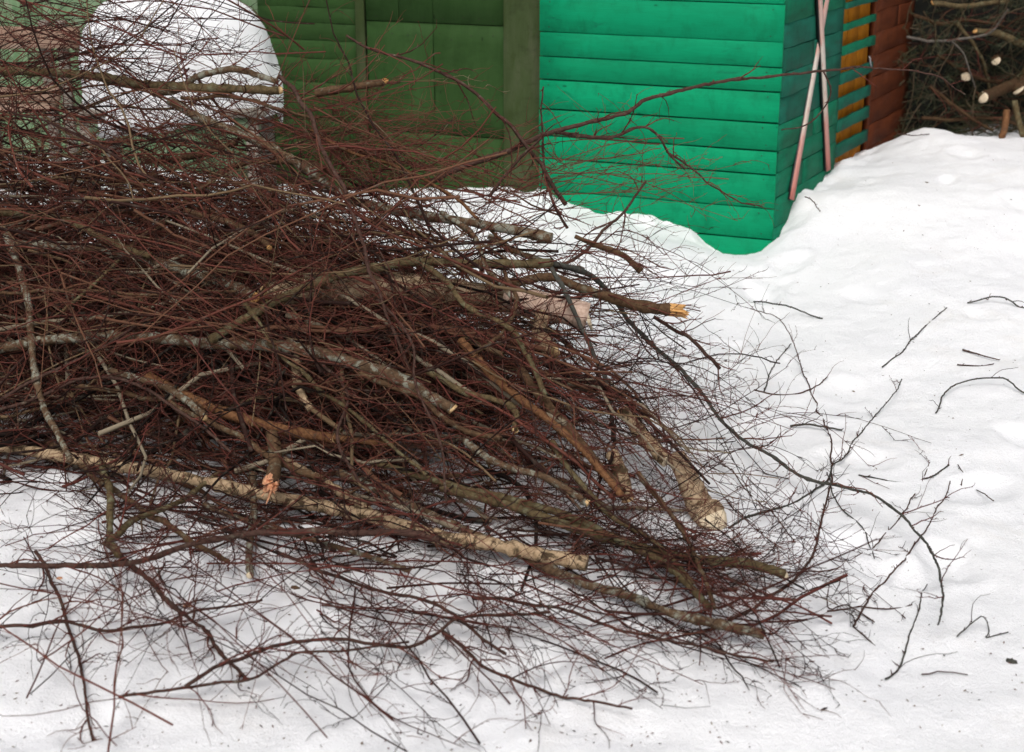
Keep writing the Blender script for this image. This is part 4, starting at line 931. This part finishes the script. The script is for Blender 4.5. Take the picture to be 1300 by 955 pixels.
def far(pts, w0, w1, mat, label, cut0='cutpale', D=(10.6, 10.8), per=0, cut1=None): return H(pts, w0, w1, M[mat], label, D=list(D), cut0=cut0, cut1=cut1, per1=per, name='cut_limb', knots=False)
far([(1248,124),(1262,118),(1290,106),(1330,90)], 13, 14, 'conebark', 'thick cut limb slanting up right in the far spruce heap', D=(10.3, 10.9), cut0='cutpale')
far([(1293,114),(1310,106),(1350,92)], 15, 15, 'conebark', 'cut limb end at the right edge just beside the slanting one', D=(10.4, 11.0))
far([(1226,98),(1232,94),(1245,86)], 11, 10, 'conebark', 'round cut limb end left in the dark of the spruce heap', D=(10.6, 11.6))
far([(1264,77),(1268,73),(1280,66)], 11, 10, 'conebark', 'round cut limb end highest in the dark of the spruce heap', D=(10.6, 11.6))
far([(1238,39),(1262,42),(1285,50),(1320,66)], 7, 10, 'moss', 'olive limb curving right near the top of the spruce heap', cut0='cutgold')
far([(1184,4),(1210,8),(1245,6),(1280,2)], 6, 6, 'moss', 'olive limb lying at the very top of the spruce heap', cut0='cutgold')
far([(1278,140),(1277,160),(1272,178),(1270,196)], 8, 8, 'rust', 'reddish stake standing in snow before the spruce heap', cut0=None, D=(10.2, 10.1))
far([(1288,128),(1292,150),(1300,172),(1306,190)], 7, 8, 'moss', 'olive stake leaning beside the reddish stake', cut0=None, D=(10.3, 10.2))
far([(1306,20),(1308,60),(1302,90),(1290,104)], 8, 9, 'moss', 'upright bent limb at the right edge of the spruce heap', cut0=None)
far([(1190,70),(1215,85),(1240,100),(1270,104)], 4, 5, 'conebark', 'thin brown limb between the two round cut ends of the spruce heap', cut0=None, per=5)
far([(1180,110),(1205,128),(1232,150),(1262,166)], 5, 4, 'conebark', 'brown limb sloping down to the snow before the spruce heap', cut0=None, per=5, D=(10.5, 10.4))
far([(1215,30),(1240,62),(1250,84),(1256,120)], 5, 4, 'moss', 'olive limb hanging steeply in the middle of the spruce heap', cut0=None, per=6)
far([(1160,20),(1190,30),(1230,26),(1275,34)], 5, 4, 'conebark', 'brown limb across the upper spruce heap', cut0=None, per=6)
far([(1170,150),(1210,152),(1260,150),(1300,160)], 5, 4, 'conebark', 'brown limb lying level just above the snow crest', cut0=None, per=6, D=(10.5, 10.5))
far([(1151,47),(1180,51),(1208,52),(1245,46),(1262,38),(1280,12)], 3.5, 3, 'grey', 'pale grey bare stick reaching left across the dark spruce heap', cut0=None, per=4, D=(10.4, 10.7))
far([(1208,52),(1222,66),(1230,90),(1238,110)], 2.5, 2, 'grey', 'pale thin twig hanging down in the spruce heap', cut0=None, D=(10.5, 10.6))

# ------------------------------------------------------------------ litter on the snow
def litter():
    n = 4200; px = rng.uniform(-20, 1330, n); py = rng.uniform(190, 950, n); b = Bag(); P = []
    keep = rng.random(n) < np.where(px < 980, 1.0, .33)
    Vs = []; Ts = []; tt = []; c = 0
    for a, q in zip(px[keep], py[keep]):
        p = at_z(a, q, 0)
        if p[1] > 8.2: p = surf(a, q, 0)
        x, y = p[0], p[1]
        if not(-4 < x < 5 and 2 < y < 10.5): continue
        z = float(snow_fast(np.array(x), np.array(y)))
        s_ = rng.uniform(.0008, .0026)*(1 if rng.random() > .04 else 1.9); th = rng.uniform(0, 6.28); l = s_*rng.uniform(1, 4)
        u = np.array([math.cos(th), math.sin(th), rng.uniform(-.2, .2)])*l; w = np.array([-math.sin(th), math.cos(th), 0])*s_
        o = np.array([x, y, z+s_*.5]); V = [o-u, o+u, o+w, o-w, o+np.array([0, 0, s_*.8]), o-np.array([0, 0, s_*.8])]
        Vs += V; Ts += [(c+0, c+2, c+4), (c+2, c+1, c+4), (c+1, c+3, c+4), (c+3, c+0, c+4), (c+2, c+0, c+5), (c+1, c+2, c+5), (c+3, c+1, c+5), (c+0, c+3, c+5)]
        tt += [rng.uniform(.1, 1.0)]*6; c += 6
    o = np.array([0, 5., 0])
    ob = link('bark_litter', mesh_np('bark_litter', np.array(Vs)-o, None, Ts, M['twig'], tt, False), o); tag(ob, 'tiny dark bark crumbs and buds scattered over the snow', 'litter', None, 'stuff')
litter()
def chip(px, py, s, mat, label):
    p = at_z(px, py, 0); z = float(snow_fast(np.array(p[0]), np.array(p[1]))); r = np.random.default_rng(int(px)); V = []
    n = 9
    for lay, h in ((1, 0), (.8, .5), (.35, .75)):
        for i in range(n): a = i*2*math.pi/n; q = s*lay*r.uniform(.7, 1.15); V.append((math.cos(a)*q*1.3, math.sin(a)*q, s*h*r.uniform(.5, 1)))
    Q = [(k*n+i, k*n+(i+1) % n, (k+1)*n+(i+1) % n, (k+1)*n+i) for k in (0, 1) for i in range(n)]; T = [(2*n, 2*n+i, 2*n+i+1) for i in range(1, n-1)]
    ob = link('wood_chip', mesh_np('wood_chip', V, Q, T, mat, None, False), (p[0], p[1], z-.002)); tag(ob, label, 'wood chip')
chip(238, 770, .012, M['cutpink'], 'orange pink wood chip on the snow at the lower left')
chip(76, 742, .009, M['cutpink'], 'small salmon wood chip at the far left below the pile')
chip(374, 750, .018, M['brown'], 'dark bark chip on the snow in front of the pile')
chip(1283, 838, .016, M['green'], 'dark clump of bark on the snow near the bottom right corner')
chip(926, 345, .012, M['green'], 'dark bark crumb on the snow below the shed corner')
chip(1019, 295, .010, M['green'], 'dark bark crumb on the snow right of the shed corner')
print('tris', sum(len(m.polygons)*2 for m in bpy.data.meshes), 'objs', len(bpy.data.objects), 'heroes', HERO_N[0])
